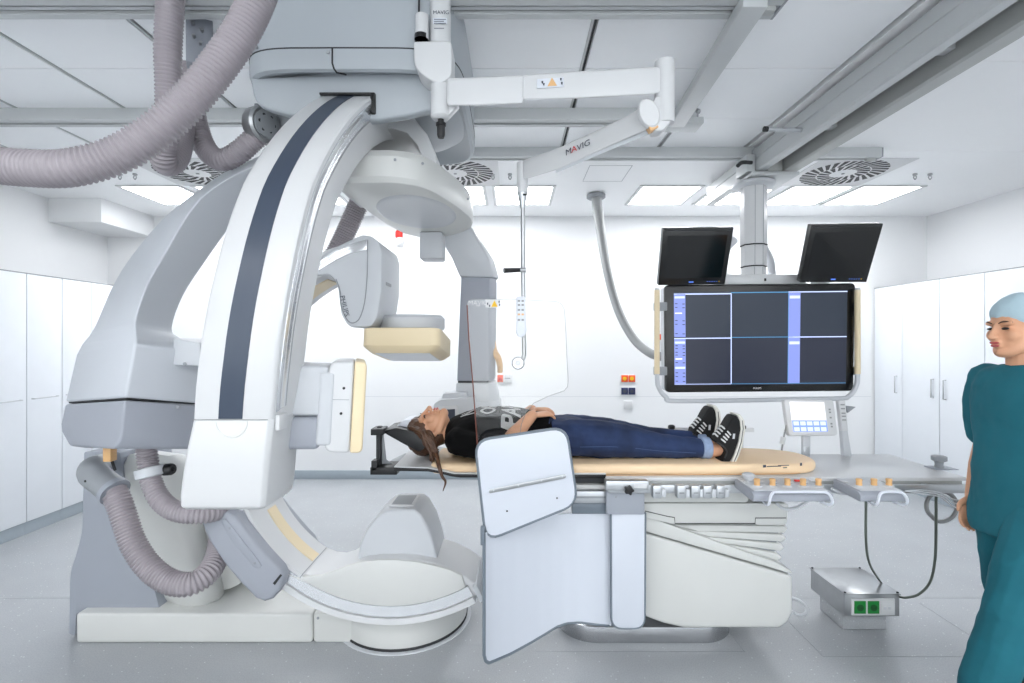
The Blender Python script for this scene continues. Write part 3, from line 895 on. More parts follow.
# upper bent arm with its grey cap
def aring(L, G, R, yo=0.0):
    a_, g_, r_ = P(*L, 2.27 + yo), P(*G, 2.06 + yo), P(*R, 2.30 + yo)
    return [a_, g_, r_, P(R[0] - 9, R[1] - 2, 2.56 + yo), P(L[0] + 14, L[1] + 2, 2.56 + yo)]
rs = [aring((70, 446), (112, 449), (196, 449)), aring((62, 432), (119, 441), (198, 446)), aring((61, 424), (121, 432), (198, 440)), aring((65.5, 404), (124.5, 400), (198, 405))]
cp = loft('arm_cap', 'capgrey', fc, rs, .012, 3, angle=35)
rs = [aring((66, 402), (125, 397.5), (198, 403.5)), aring((72, 376), (130, 370), (200, 375)), aring((77, 355), (134, 346), (202, 352)), aring((84, 342), (135, 334), (180, 338)), aring((95, 327), (136, 317), (172, 328)),
      aring((112, 288), (147, 285), (183, 296), .02), aring((131, 257), (165, 253), (205, 262), .03), aring((163, 219), (186, 217), (232, 225), .06), aring((192, 195), (206, 193), (254, 205), .1),
      aring((227, 171), (240, 172), (282, 187), .14), aring((262, 155), (276, 158), (310, 175), .2)]
cols = [catmull([r[i] for r in rs[2:]], 4) for i in range(5)]
rs = rs[:2] + [[c[k] for c in cols] for k in range(len(cols[0]))]
ua = loft('upper_arm', 'armgrey', fc, rs, .015, 3, angle=40, bang=35)
loft('arm_seam', 'seamdark', fc, [[p + (Vector((0, .012, 0))) for p in aring((66.5, 403.5), (125, 399.6), (197, 405))], [p + (Vector((0, .012, 0))) for p in aring((66.5, 401.5), (125, 397.6), (197, 403))]])
tr_ = prism('arm_bracket', 'lightgrey', fc, rpoly(XZ([(173, 338), (200, 343), (200, 366), (172, 365)], 2.2), .008, 3), 'Y', 2.2, 2.5, .006)
knob('screw', 'midgrey', tr_, P(185, 364, 2.2), (0, -1, 0), .008, .004, 10)
knob('screw', 'midgrey', cp, P(178, 407, 2.22), (.3, -1, 0), .009, .006, 10)

# the C itself
CX, CZc = P(390, 447, 2.42).x, P(390, 447, 2.42).z
def Rc(al):
    t_ = max(0.0, min(1.0, (200 - al) / 104.0))
    return .86 + .145 * t_ * t_ * (3 - 2 * t_)
def c_part(name, mt, par, a0, a1, prof, n=60, angle=35):
    rings = []
    for k in range(n + 1):
        al = a0 + (a1 - a0) * k / n
        ra = math.radians(al)
        R = Rc(al)
        rings.append([Vector((CX + (R + dr_) * math.cos(ra), y, CZc + (R + dr_) * math.sin(ra))) for dr_, y in prof])
    return loft(name, mt, par, rings, angle=angle)
band = c_part('arc_band', 'white', fc, 299, 232, [(-.088, 2.44), (-.03, 2.44), (-.03, 2.412), (-.004, 2.41), (0, 2.416), (0, 2.72), (-.088, 2.72)], 40)
ar = c_part('arc', 'white', fc, 236, 98, [(-.108, 2.44), (-.104, 2.425), (-.088, 2.425), (-.088, 2.44), (-.03, 2.44), (-.03, 2.412), (-.004, 2.41), (0, 2.416), (0, 2.72), (-.104, 2.75), (-.108, 2.74)], 90)
c_part('guide_rail', 'chrome', ar, 299, 110, [(-.084, 2.428), (-.084, 2.443), (-.034, 2.443), (-.034, 2.424)], 80)
c_part('cream_inlay', 'cream', ar, 235, 208, [(-.106, 2.56), (-.106, 2.65), (-.112, 2.645), (-.112, 2.565)], 20)
c_part('cream_inlay', 'cream', ar, 150, 112, [(-.106, 2.5), (-.106, 2.66), (-.112, 2.655), (-.112, 2.505)], 20)
c_part('segment_joint', 'midgrey', ar, 235.6, 235.3, [(-.1095, 2.424), (-.1095, 2.74), (-.104, 2.74), (-.088, 2.423)], 1)
box('arc_end_plate', 'lightgrey', ar, P(476, 0, 2.42).x, P(481, 0, 2.42).x, 2.415, 2.7, P(0, 602, 2.42).z, P(0, 585, 2.42).z, .003, 2, Matrix.Rotation(math.radians(-28), 3, 'Y'))
lens = XZ([(284, 573), (296, 577), (309, 577), (321, 575.5), (334, 571), (347, 566), (360, 562), (378, 560.3), (396, 560.2), (416, 562), (435, 566), (450, 570), (462, 575.5)], 2.425)
for k in range(25):
    ra = math.radians(298 - 58.5 * k / 24)
    lens.append((CX + (.86 - .087) * math.cos(ra), CZc + (.86 - .087) * math.sin(ra)))
hull = prism('lower_hull', 'offwhite', fc, lens, 'Y', 2.424, 2.446, .004)
shp = [(-1.06, .462), (-1.01, .433), (-.96, .414), (-.91, .410), (-.86, .424), (-.79, .468), (-.73, .497), (-.65, .508), (-.56, .511), (-.47, .505), (-.39, .49), (-.31, .465), (-.23, .425), (-.175, .385), (-.16, .36), (-.17, .33), (-.30, .27), (-.55, .24), (-.8, .28), (-1.0, .38)]
prism('hull_shell', 'white', fc, shp, 'Y', 2.44, 2.76, .018, 4)
dome = [(357, 560), (360, 543), (366, 530), (374, 520), (384, 512), (392, 510), (414, 509.5), (421, 515), (429, 529), (434, 545), (437.5, 560)]
dm = prism('tube_dome', 'lightgrey', fc, XZ(dome, 2.50), 'Y', 2.50, 2.78, .015, 3, bang=40)
q = P(403, 509, 2.6)
box('beam_window_frame', 'white', dm, q.x - .065, q.x + .065, 2.55, 2.73, .727, .7345, .003)
box('beam_window', 'midgrey', dm, q.x - .05, q.x + .05, 2.565, 2.715, .7345, .736, 0)
# grey sleeve gripping the arc
sl = [(200, 523), (209, 517), (226, 512), (236, 517), (251, 537), (266, 555), (280, 570), (283, 577), (280, 590), (272, 600), (264, 602.5), (255, 599), (240, 584), (224, 565), (208, 541)]
sv = prism('arc_sleeve', 'capgrey', fc, XZ(sl, 2.36), 'Y', 2.36, 2.80, .02, 3)
sp = rpoly(XZ([(221, 520), (226, 519), (258, 560), (262, 566), (258, 569), (254, 567), (232, 541)], 2.358), .01, 3)
prism('sleeve_cover', 'capgrey', sv, sp, 'Y', 2.356, 2.365, .002)
for px, py in ((230, 528), (255, 563)):
    knob('screw', 'midgrey', sv, P(px, py, 2.357), (0, -1, 0), .006, .003, 8)
prism('sleeve_gasket', 'seamdark', sv, XZ([(274, 582), (281, 573.5), (282.5, 575), (276, 584)], 2.37), 'Y', 2.358, 2.45)
# pivot boss between column and sleeve
lathe('pivot_boss', 'offwhite', fc, P(216, 548, 2.8) + Vector((0, .0, 0)), [(.24, 0), (.24, .2), (.22, .25)], 'Y', 36)
# upper detector housing
ho = [(313, 262), (330, 250), (352, 239), (362, 235), (371, 236), (379, 242), (382, 252), (381.5, 290), (377, 318), (371, 326.5), (351, 327.5), (346, 323), (341, 314), (338, 290), (335, 280), (328, 274), (313, 276)]
dh = prism('detector_housing', 'lightgrey', fc, rpoly(XZ(ho, 2.40), .01, 2), 'Y', 2.40, 2.78, .016, 3, bang=45)
ban = [(318, 261), (335, 250), (353, 243), (367, 239.5), (367, 250), (352, 253), (336, 260), (318, 271)]
prism('housing_rail', 'chrome', dh, XZ(ban, 2.396), 'Y', 2.394, 2.41, .002)
tube('cover_joint', 'midgrey', dh, [P(x, y, 2.399) for x, y in ((367.5, 240), (367.5, 262), (366.5, 285), (364, 305), (359, 319), (352, 323), (346, 318), (341, 305), (340, 291), (336, 279))], .0025, 6, 6)
text('brand_lettering', 'print_dark', dh, 'PHILIPS', P(344.5, 306, 2.396), .032, (.25, 0, -1), (1, 0, .25))
box('vent_label', 'midgrey', dh, P(382, 0, 2.4).x - .002, P(382, 0, 2.4).x + .0015, 2.48, 2.58, 1.85, 1.865, 0)
lathe('detector_neck', 'lightgrey', fc, (P(413, 0, 2.62).x, 2.62, P(0, 330, 2.62).z), [(.16, 0), (.165, .01), (.165, .06), (.15, .075)], 'Z', 40)
dpx = [P(361.5, 327.5, 2.38), P(452, 327.5, 2.38)]
xa, xb = P(361.5, 0, 2.38).x, P(440, 0, 2.38).x
zt = P(0, 334, 2.38).z
rx = Matrix.Rotation(math.radians(-8), 3, 'X')
dpc = Vector(((xa + xb) / 2, 2.61, zt))
tlt = lambda v: dpc + rx @ (v - dpc)
dp = loft('detector_plate', 'cream', fc, [[tlt(Vector((x, y, z))) for x, y in rpoly([(xa + s, 2.38 + s), (xb - s, 2.38 + s), (xb - s, 2.84 - s), (xa + s, 2.84 - s)], .05, 5)] for z, s in ((zt - .118, .035), (zt - .113, .028), (zt - .092, .004), (zt - .085, 0), (zt - .004, 0), (zt, .008))], angle=30)
bm = bmesh.new(); bbox(bm, xa + .055, xb - .055, 2.435, 2.785, zt - .121, zt - .1175)
bmesh.ops.rotate(bm, verts=bm.verts, cent=dpc, matrix=rx)
finish('detector_window', bm, 'whitecool', dp)

# ================================================================== HOSES
hose('thick pale grey corrugated hose sweeping low across the ceiling in the foreground', [(-2.85, 1.5, 2.99), (-2.7, 1.49, 2.6), (-2.25, 1.47, 2.24), P(-60, 154, 1.45), P(-20, 163, 1.45), P(25, 168, 1.45), P(70, 168, 1.45), P(115, 156, 1.48), P(152, 134, 1.5), P(185, 105, 1.52), P(215, 70, 1.55), P(240, 34, 1.58), P(257, 0, 1.6), P(266, -26, 1.62)], .049, .0145, 'corrugated hoses', .095)
hose('grey corrugated hose hanging straight down then hooking under the thick one', [P(172, -24, 1.95), P(170, 10, 1.95), P(168, 50, 1.96), P(169, 90, 1.98), P(168, 125, 2.0), P(163, 150, 2.03), P(166, 164, 2.08), P(176, 158, 2.14), P(181, 140, 2.2), P(184, 110, 2.24)], .045, .0145, 'corrugated hoses', .095)
hose('grey corrugated hose drooping from ceiling box to the drum connector', [P(188, 66, 2.3), P(191, 95, 2.3), P(198, 130, 2.3), P(208, 152, 2.3), P(222, 160, 2.28), P(238, 153, 2.27), P(252, 141, 2.26), P(262, 134, 2.26)], .045, .0145, 'corrugated hoses', .095)
hose('long mauve-grey corrugated hose curving from grey elbow round the column', [P(109, 484, 2.42), P(118, 500, 2.4), P(125, 520, 2.38), P(133, 543, 2.36), P(148, 566, 2.34), P(168, 581, 2.33), P(190, 584, 2.34), P(208, 573, 2.4), P(217, 556, 2.5), P(220, 540, 2.62)], .050, .0155, 'corrugated hoses', .11)
hose('short mauve-grey corrugated hose in white ring below the grey arm cap', [P(146, 446, 2.36), P(148, 462, 2.36), P(151, 480, 2.34), P(159, 498, 2.32), P(173, 510, 2.30), P(192, 514, 2.3), P(210, 513, 2.34), P(225, 508, 2.42)], .041, .0155, 'corrugated hoses', .11)
t = thing('hose_elbow', 'grey plastic elbow fitting on top of the long corrugated hose', 'pipe fitting', P(98, 480, 2.45))
tube('elbow', 'midgrey', t, [P(104, 462, 2.62), P(94, 468, 2.5), P(94, 474, 2.45), P(104, 483, 2.43), P(113, 490, 2.41)], [.045, .06, .064, .062, .064], 20, 8)
tube('collar', 'panelgrey', t, [P(112, 489.5, 2.412), P(115.5, 492.5, 2.405)], .068, 20, straight=True)
knob('screw', 'seamdark', t, P(86, 481, 2.38), (-.3, -1, 0), .006, .006, 8)
t = thing('hose_ring', 'white clamp ring with black screw knob around the short hose', 'clamp', P(151, 477, 2.33))
lathe('ring', 'lightgrey', t, P(151, 474, 2.345) + Vector((0, 0, .01)), [(.054, -.024), (.064, -.02), (.064, .02), (.054, .024)], frame_of((.25, -.1, -1)), 28)
knob('clamp_knob', 'black', t, P(163, 470, 2.36), (1, 0, .1), .028, .05, 12)
tube('knob_stem', 'black', t, [P(160, 471, 2.36), P(175, 469, 2.36)], .011, 10, straight=True)
t = thing('pull_tag', 'small tan plastic tag hanging under the grey arm cap', 'tag', P(110, 461, 2.3))
box('tag_block', 'tan', t, P(106, 0, 2.3).x, P(114, 0, 2.3).x, 2.28, 2.32, P(0, 461, 2.3).z, P(0, 446, 2.3).z, .004)
tube('tag_cord', 'seamdark', t, [P(112, 461, 2.3), P(115, 470, 2.32)], .006, 8, straight=True)
t = thing('junction_box', 'grey ceiling junction box with bolts between the corrugated hoses', 'box', P(195, 62, 2.3))
rot = Matrix.Rotation(math.radians(30), 3, 'Z')
q0, q1 = P(180, 63, 2.2), P(203, 16, 2.2)
box('housing', 'capgrey', t, q0.x, q1.x, 2.2, 2.32, q0.z, q1.z + .01, .004, 2, rot)
box('hanger', 'railgrey', t, q0.x + .02, q0.x + .07, 2.24, 2.28, q1.z, H, .003)
for px, py in ((193, 24), (202, 31), (194, 37), (201, 44)):
    knob('bolt', 'steel', t, P(px, py, 2.195), (.5, -1, 0), .008, .02, 8)
# ================================================================== PATIENT TABLE
tb = thing('patient_table', 'long white examination table on an off-white pedestal with steel foot', 'table', (.75, 2.75, 0))
st = []
for k in range(25):
    a_ = PI / 2 + PI * k / 24
    st.append((.45 + .2 * math.cos(a_), 2.80 + .2 * math.sin(a_)))
for k in range(25):
    a_ = -PI / 2 + PI * k / 24
    st.append((1.0 + .2 * math.cos(a_), 2.80 + .2 * math.sin(a_)))
prism('steel_foot', 'footsteel', tb, st, 'Z', 0, .083, .004)
ped = [(585, 519), (643, 533), (700, 549.5), (750, 564), (793, 576.5), (793, 612), (788, 623), (780, 628.5), (684, 628.5), (664, 624), (645, 617), (600, 600), (585, 590)]
prism('pedestal', 'offwhite', tb, XZ(ped, 2.52), 'Y', 2.52, 2.96, .016, 3, bang=30)
cov = [(585, 500), (643, 515.5), (660, 521), (720, 543), (776, 562.5), (790, 570), (793.5, 574.5), (750, 562), (700, 547.5), (643, 531), (585, 517)]
prism('pedestal_cover', 'offwhite', tb, XZ(cov, 2.51), 'Y', 2.51, 2.97, .006, 2, bang=30)
bel = [((672, 525), (786, 526), (787.5, 529), (784, 533), (700, 531.5)), ((684, 530.5), (784, 535), (786, 538.5), (782, 542), (712, 537)),
       ((698, 536), (782, 544.5), (784, 548), (780, 551), (724, 543.5)), ((716, 542.5), (778, 553.5), (782, 558), (777, 561), (740, 549))]
for k, pts in enumerate(bel):
    prism('bellows_fold', 'offwhite', tb, XZ(pts, 2.535), 'Y', 2.535, 2.95, .004, 2, bang=30)
prism('bellows_core', 'midgrey', tb, XZ([(680, 522), (780, 522), (774, 556), (735, 545)], 2.555), 'Y', 2.555, 2.9)
car = [(585, 503.5), (786, 503.5), (788, 506), (787, 521), (785, 525), (757, 525), (755, 523.5), (672, 523.8), (643, 517), (585, 503.8)]
prism('lift_carriage', 'offwhite', tb, XZ(car, 2.49), 'Y', 2.49, 2.97, .006, 2, bang=30)
tube('carriage_joint', 'seamdark', tb, [P(x, y, 2.488) for x, y in ((645, 511), (668, 516.5), (674.5, 517.5), (675, 523.5), (755, 523.5), (755.5, 518), (786, 518))], .002, 6, straight=True)
prism('upper_carriage', 'offwhite', tb, rpoly(XZ([(560, 485), (752, 485), (748, 502.5), (646, 502.5), (560, 499)], 2.47), .008, 3), 'Y', 2.47, 2.95, .006)
prism('under_channel', 'slotdark', tb, XZ([(572, 478), (612, 478), (612, 491), (572, 491)], 2.5), 'Y', 2.5, 2.9)
top = [(394, 467.5), (428, 468.6), (440, 471), (454, 474), (480, 474.6), (606, 474.6), (606, 478.5), (460, 477.6), (452, 476.6), (438, 473.2), (428, 471.6), (394, 471)]
prism('carbon_top', 'black', tb, XZ(top, 2.44), 'Y', 2.44, 2.92, .001)
sk = [(394, 466.6), (428, 467.7), (440, 470), (454, 473), (480, 473.6), (606, 473.6), (606, 474.7), (480, 474.7), (454, 474), (440, 471), (428, 468.7), (394, 467.6)]
prism('top_skin', 'white', tb, XZ(sk, 2.44), 'Y', 2.442, 2.918, 0)
box('table_slab', 'white', tb, .455, 2.205, 2.425, 2.93, .892, .911, .004)
box('side_rail', 'alu', tb, .46, 2.2, 2.385, 2.405, .845, .885, .003)
box('side_rail', 'alu', tb, .46, 2.2, 2.945, 2.96, .85, .885, .003)
box('rail_backing', 'raildark', tb, .46, 2.19, 2.43, 2.92, .85, .897, .003)
for px in (612, 655, 700, 820, 925):
    box('rail_spacer', 'alu', tb, P(px, 0, 2.42).x - .012, P(px, 0, 2.42).x + .012, 2.405, 2.43, .852, .88, 0)
def clamp(px, w_, lab):
    x = P(px, 0, 2.37).x
    t = thing('rail_clamp', lab, 'clamp', (x, 2.37, .83), 'small clamps on the table side rail')
    box('body', 'alu', t, x - w_ / 2, x + w_ / 2, 2.345, 2.384, .832, .893, .006)
    box('jaw', 'lightgrey', t, x + w_ / 2, x + w_ / 2 + .022, 2.352, 2.384, .835, .874, .005)
    box('slot', 'midgrey', t, x - w_ / 2 + .01, x + w_ / 2 - .01, 2.343, 2.346, .856, .862, 0)
for px in (656, 680, 694, 706, 719):
    clamp(px, .042, 'small silver accessory clamp on the table side rail before the pedestal')
t = thing('rail_bracket', 'silver rail bracket with black star knob above the narrow lead panel', 'bracket', (P(628, 0, 2.34).x, 2.34, .84))
box('body', 'alu', t, P(606, 0, 2.34).x, P(649, 0, 2.34).x, 2.34, 2.384, P(0, 491, 2.34).z, P(0, 481, 2.34).z, .006)
bm = bmesh.new()
q = P(628.5, 489.5, 2.338)
pts = []
for k in range(30):
    a_ = 2 * PI * k / 30
    r = .019 + .004 * math.cos(5 * a_)
    pts.append((q.x + r * math.cos(a_), q.z + r * math.sin(a_)))
prism('star_knob', 'black', t, pts, 'Y', 2.315, 2.34, .003)
plate('rating_label', 'white', t, [P(634, 484, 2.3385), P(647, 484, 2.3385), P(647, 488, 2.3385), P(634, 488, 2.3385)])

# mattress
mx_ = P(436, 0, 2.68).x
mp = [(mx_, 2.47), (.3, 2.455), (1.2, 2.455), (1.39, 2.46), (1.50, 2.49), (1.56, 2.56), (1.575, 2.66), (1.55, 2.76), (1.45, 2.83), (1.3, 2.86), (.6, 2.87), (mx_, 2.86)]
ma = thing('mattress', 'peach-coloured table mattress with rounded foot end under the patient', 'mattress', (.6, 2.66, .9125))
prism('pad', 'mattress', ma, rpoly(mp, .04, 4), 'Z', .9125, .966, .022, 4)
for (x0, x1, y0, y1) in ((763, 766, 465, 467.6), (767, 781, 466, 466.8), (783, 787, 467.4, 468.2), (778, 789, 465.2, 465.9), (800, 802, 463, 466)):
    plate('printed_mark', 'print_dark', ma, [P(x0, y0, 2.452), P(x1, y0 - .3, 2.452), P(x1, y1 - .3, 2.452), P(x0, y1, 2.452)])
tube('seam', 'tan', ma, [P(430 + 10, 473.5, 2.46), P(520, 475, 2.452), P(650, 475, 2.452), P(780, 474, 2.456), P(800, 473, 2.47)], .002, 6, 4)

# headrest hardware
hr = thing('head_holder', 'black head-holder bracket with slanted pad at the table head end', 'headrest', P(385, 475, 2.6))
def hbox(name, mt, a_, b_, y0, y1, bev=.004, par=None):
    Y = y0
    A, B_ = P(*a_, Y), P(*b_, Y)
    return box(name, mt, par or hr, A.x, B_.x, y0, y1, B_.z, A.z, bev)
hbox('clamp_base', 'black', (370, 467.5), (397, 475), 2.52, 2.66)
hbox('clamp_foot', 'black', (371, 461), (377, 471), 2.52, 2.58)
hbox('upright', 'seamdark', (376, 430), (380, 469), 2.56, 2.60, .002)
prism('gusset', 'midgrey', hr, XZ([(380.5, 434), (383, 434), (386, 460), (398, 467), (380.5, 468)], 2.6), 'Y', 2.6, 2.612, .002)
hbox('top_clamp', 'black', (370.5, 429), (383, 435.5), 2.52, 2.62)
hbox('clamp_pin', 'seamdark', (377, 426.5), (381, 430), 2.55, 2.58, .002)
prism('tray', 'midgrey', hr, XZ([(381, 470), (396, 463), (401, 463), (394, 470)], 2.62), 'Y', 2.62, 2.85, .002)
prism('pad_frame', 'black', hr, rpoly(XZ([(382, 431), (396, 428), (412, 431), (425, 441), (424, 449), (419, 452), (402, 443), (386, 434)], 2.56), .01, 3), 'Y', 2.56, 2.80, .006)
prism('head_cushion', 'whitecool', hr, rpoly(XZ([(395, 428), (402, 421), (411, 420), (415, 428), (424, 440), (433, 451), (427, 454), (420, 443), (409, 433)], 2.62), .012, 4), 'Y', 2.63, 2.80, .012, 3)

# ================================================================== PEOPLE HELPERS
def blob(bm, c, r, fr=None, n=14):
    fr = fr or (Vector((1, 0, 0)), Vector((0, 1, 0)), Vector((0, 0, 1)))
    mtx = Matrix((( fr[0].x * r[0], fr[1].x * r[1], fr[2].x * r[2], c[0]), (fr[0].y * r[0], fr[1].y * r[1], fr[2].y * r[2], c[1]),
                  (fr[0].z * r[0], fr[1].z * r[1], fr[2].z * r[2], c[2]), (0, 0, 0, 1)))
    bmesh.ops.create_uvsphere(bm, u_segments=n + 4, v_segments=n, radius=1.0, matrix=mtx)

def limb(bm, pts, radii, res=6, n=14, flat=None):
    """smooth tapered tube with round ends; radii numbers, flat = (axis vector, factor) squashes along that axis"""
    pts = [Vector(p) for p in pts]
    path = catmull(pts, res)
    k = len(radii) - 1
    rr = []
    for i in range(len(path)):
        t_ = i / (len(path) - 1) * k
        j = min(int(t_), k - 1)
        rr.append(radii[j] + (radii[j + 1] - radii[j]) * (t_ - j))
    t0 = (path[0] - path[1]).normalized(); t1 = (path[-1] - path[-2]).normalized()
    pre = [path[0] + t0 * rr[0] * s for s in (.95, .8, .45)]
    post = [path[-1] + t1 * rr[-1] * s for s in (.45, .8, .95)]
    full = pre + path + post
    fr_ = [rr[0] * s for s in (.3, .6, .89)] + rr + [rr[-1] * s for s in (.89, .6, .3)]
    rings = sweep(bm, full, fr_, n)
    if flat:
        ax, fac = Vector(flat[0]).normalized(), flat[1]
        for p, r in zip(full, rings):
            for v in r:
                d = v.co - p
                v.co = p + d - ax * d.dot(ax) * (1 - fac)

def rings_body(bm, rs, axis, n=24, e_=2.4):
    """closed superelliptic body; axis 'X': (x, yc, zc, hy, hz); axis 'Z': (z, xc, yc, hx, hy)"""
    R = []
    for r in rs:
        ring = []
        for k in range(n):
            a_ = 2 * PI * k / n
            c_, s_ = math.cos(a_), math.sin(a_)
            u = math.copysign(abs(c_) ** (2 / e_), c_); v = math.copysign(abs(s_) ** (2 / e_), s_)
            ring.append(bm.verts.new((r[0], r[1] + r[3] * u, r[2] + r[4] * v) if axis == 'X' else (r[1] + r[3] * u, r[2] + r[4] * v, r[0])))
        R.append(ring)
    for A, B_ in zip(R, R[1:]):
        for k in range(n):
            bm.faces.new((A[k], A[(k + 1) % n], B_[(k + 1) % n], B_[k]))
    bm.faces.new(R[0][::-1]); bm.faces.new(R[-1])

def fuse(name, bm, mt, par, voxel, smooth=4, wrinkle=0.0, wscale=14):
    bmesh.ops.recalc_face_normals(bm, faces=bm.faces)
    me = bpy.data.meshes.new(name)
    bm.to_mesh(me); bm.free()
    o = bpy.data.objects.new(name, me)
    C.objects.link(o)
    r = o.modifiers.new('r', 'REMESH'); r.mode = 'VOXEL'; r.voxel_size = voxel; r.adaptivity = 0
    s = o.modifiers.new('s', 'SMOOTH'); s.factor = .5; s.iterations = smooth
    if wrinkle:
        tx = bpy.data.textures.new('folds', 'CLOUDS'); tx.noise_scale = 1.0 / wscale; tx.noise_depth = 2
        dm_ = o.modifiers.new('d', 'DISPLACE'); dm_.texture = tx; dm_.strength = wrinkle; dm_.mid_level = .5
    bpy.context.view_layer.update()
    dg = bpy.context.evaluated_depsgraph_get()
    me2 = bpy.data.meshes.new_from_object(o.evaluated_get(dg))
    bpy.data.objects.remove(o); bpy.data.meshes.remove(me)
    me2.name = name
    return place(name, me2, mt, par, 180)

def head_shapes(bm, o_, r, f, u):
    """head in a frame right/face/up with origin between the ears"""
    fr = (r, f, u)
    at = lambda a, b_, c: o_ + r * a + f * b_ + u * c
    blob(bm, at(0, -.012, .035), (.074, .096, .082), fr, 20)
    blob(bm, at(0, .028, -.03), (.060, .064, .082), fr, 20)
    blob(bm, at(0, .068, -.094), (.026, .026, .022), fr)
    limb(bm, [at(-.055, .0, -.05), at(-.03, .05, -.085), at(0, .068, -.095), at(.03, .05, -.085), at(.055, 0, -.05)], [.022, .022, .022, .022, .022])
    limb(bm, [at(0, .088, .022), at(0, .102, -.005), at(0, .116, -.028)], [.008, .009, .0125])
    for s_ in (-1, 1):
        blob(bm, at(.012 * s_, .104, -.032), (.009, .011, .008), fr)
        blob(bm, at(.034 * s_, .062, -.024), (.028, .026, .028), fr)
        blob(bm, at(.03 * s_, .074, .026), (.026, .016, .012), fr)
        blob(bm, at(.074 * s_, -.008, -.012), (.008, .018, .032), fr)
    blob(bm, at(0, .096, -.052), (.022, .012, .008), fr)
    blob(bm, at(0, .092, -.066), (.02, .012, .009), fr)
    return at

def hand_shapes(bm, wrist, d, nrm, side, curl=.5, sc=1.0):
    """palm and five separate fingers; d finger direction, nrm back of the hand, side +1/-1 where the thumb leaves"""
    d = Vector(d).normalized(); nrm = Vector(nrm); nrm = (nrm - d * nrm.dot(d)).normalized()
    s = d.cross(nrm) * side
    limb(bm, [wrist - d * .01, wrist + d * .04 * sc, wrist + d * .085 * sc], [.027 * sc, .036 * sc, .038 * sc], flat=(nrm, .42))
    for k, (off, L) in enumerate(((.030, .070), (.0105, .078), (-.010, .073), (-.029, .056))):
        L *= sc
        p0 = wrist + d * .082 * sc + s * off * sc
        sp = (d + s * off * 1.6).normalized()
        p = [p0]
        ang = 0
        for seg_, f_ in enumerate((.45, .32, .23)):
            ang += curl * (.35, .75, .55)[seg_]
            p.append(p[-1] + (sp * math.cos(ang) - nrm * math.sin(ang)) * L * f_)
        limb(bm, p, [.0088 * sc, .0085 * sc, .0078 * sc, .0068 * sc], 4, 10)
    b0 = wrist + d * .025 * sc + s * .026 * sc
    t1 = b0 + (s * .75 + d * .65 - nrm * .25).normalized() * .038 * sc
    t2 = t1 + (s * .25 + d * .9 - nrm * .3).normalized() * .03 * sc
    limb(bm, [b0, t1, t2], [.014 * sc, .0105 * sc, .0085 * sc], 4, 10)

# ================================================================== PATIENT
pt = thing('person', 'person lying on the table in black printed T-shirt, jeans and black canvas shoes', 'person', (.4, 2.68, .982))
bm = bmesh.new()
hu = Vector((-math.cos(math.radians(15)), 0, -math.sin(math.radians(15))))
hf = Vector((-math.sin(math.radians(15)), -.16, math.cos(math.radians(15)))).normalized()
hrgt = hf.cross(hu).normalized(); hf = hu.cross(hrgt)
HO = P(430.5, 429.5, 2.66)
at = head_shapes(bm, HO, hrgt, hf, hu)
limb(bm, [at(0, -.015, -.06), HO + Vector((.12, .0, -.035)), Vector((-.28, 2.67, 1.075))], [.052, .052, .07])
rings_body(bm, [(-.33, 2.68, 1.07, .05, .05), (-.28, 2.68, 1.075, .16, .07), (-.15, 2.68, 1.09, .165, .09), (.05, 2.68, 1.085, .14, .09), (.25, 2.68, 1.07, .15, .08), (.30, 2.68, 1.07, .10, .07)], 'X')
for s_, yo in ((-1, 0), (1, 0)):
    yn = 2.68 + s_ * .19
    near = s_ < 0
    el = P(505, 447, 2.435) if near else Vector((-.01, 2.92, 1.06))
    wr = P(532, 415.5, 2.57) if near else Vector((.11, 2.79, 1.19))
    limb(bm, [(-.27, yn, 1.08), (-.15, yn + s_ * .04, 1.055), el], [.052, .045, .04])
    limb(bm, [el, el.lerp(wr, .35) + Vector((0, 0, .004)), wr], [.04, .042, .028])
    hand_shapes(bm, wr, (.85, .5 if near else -.55, .02 if near else .06), (0.05, 0, 1), -1 if near else 1, .55, .95)
    yl = 2.59 if near else 2.77
    limb(bm, [(.24, yl, 1.07), (.47, yl, 1.06), (.72, yl, 1.025), (1.0, yl + s_ * .005, 1.01), (1.06, yl, 1.012), (1.10, yl, 1.02)], [.07, .07, .05, .036, .036, .042])
body = fuse('body', bm, 'skin', pt, .0036, 3)
# face details
fr = (hrgt, hf, hu)
bm = bmesh.new()
blob(bm, at(0, .1035, -.0525), (.020, .0062, .0058), fr); blob(bm, at(0, .1005, -.0645), (.018, .0065, .0068), fr)
finish('lips', bm, 'lip', pt, 180)
for s_ in (-1, 1):
    bm = bmesh.new()
    limb(bm, [at(.016 * s_, .088, .002), at(.03 * s_, .090, .0055), at(.045 * s_, .081, .001)], [.0018, .0032, .0022], 4, 8)
    finish('eyelash', bm, 'black', pt, 180)
    bm = bmesh.new()
    limb(bm, [at(.014 * s_, .092, .026), at(.032 * s_, .09, .033), at(.052 * s_, .074, .028)], [.002, .003, .0018], 4, 8)
    finish('eyebrow', bm, 'hair', pt, 180)
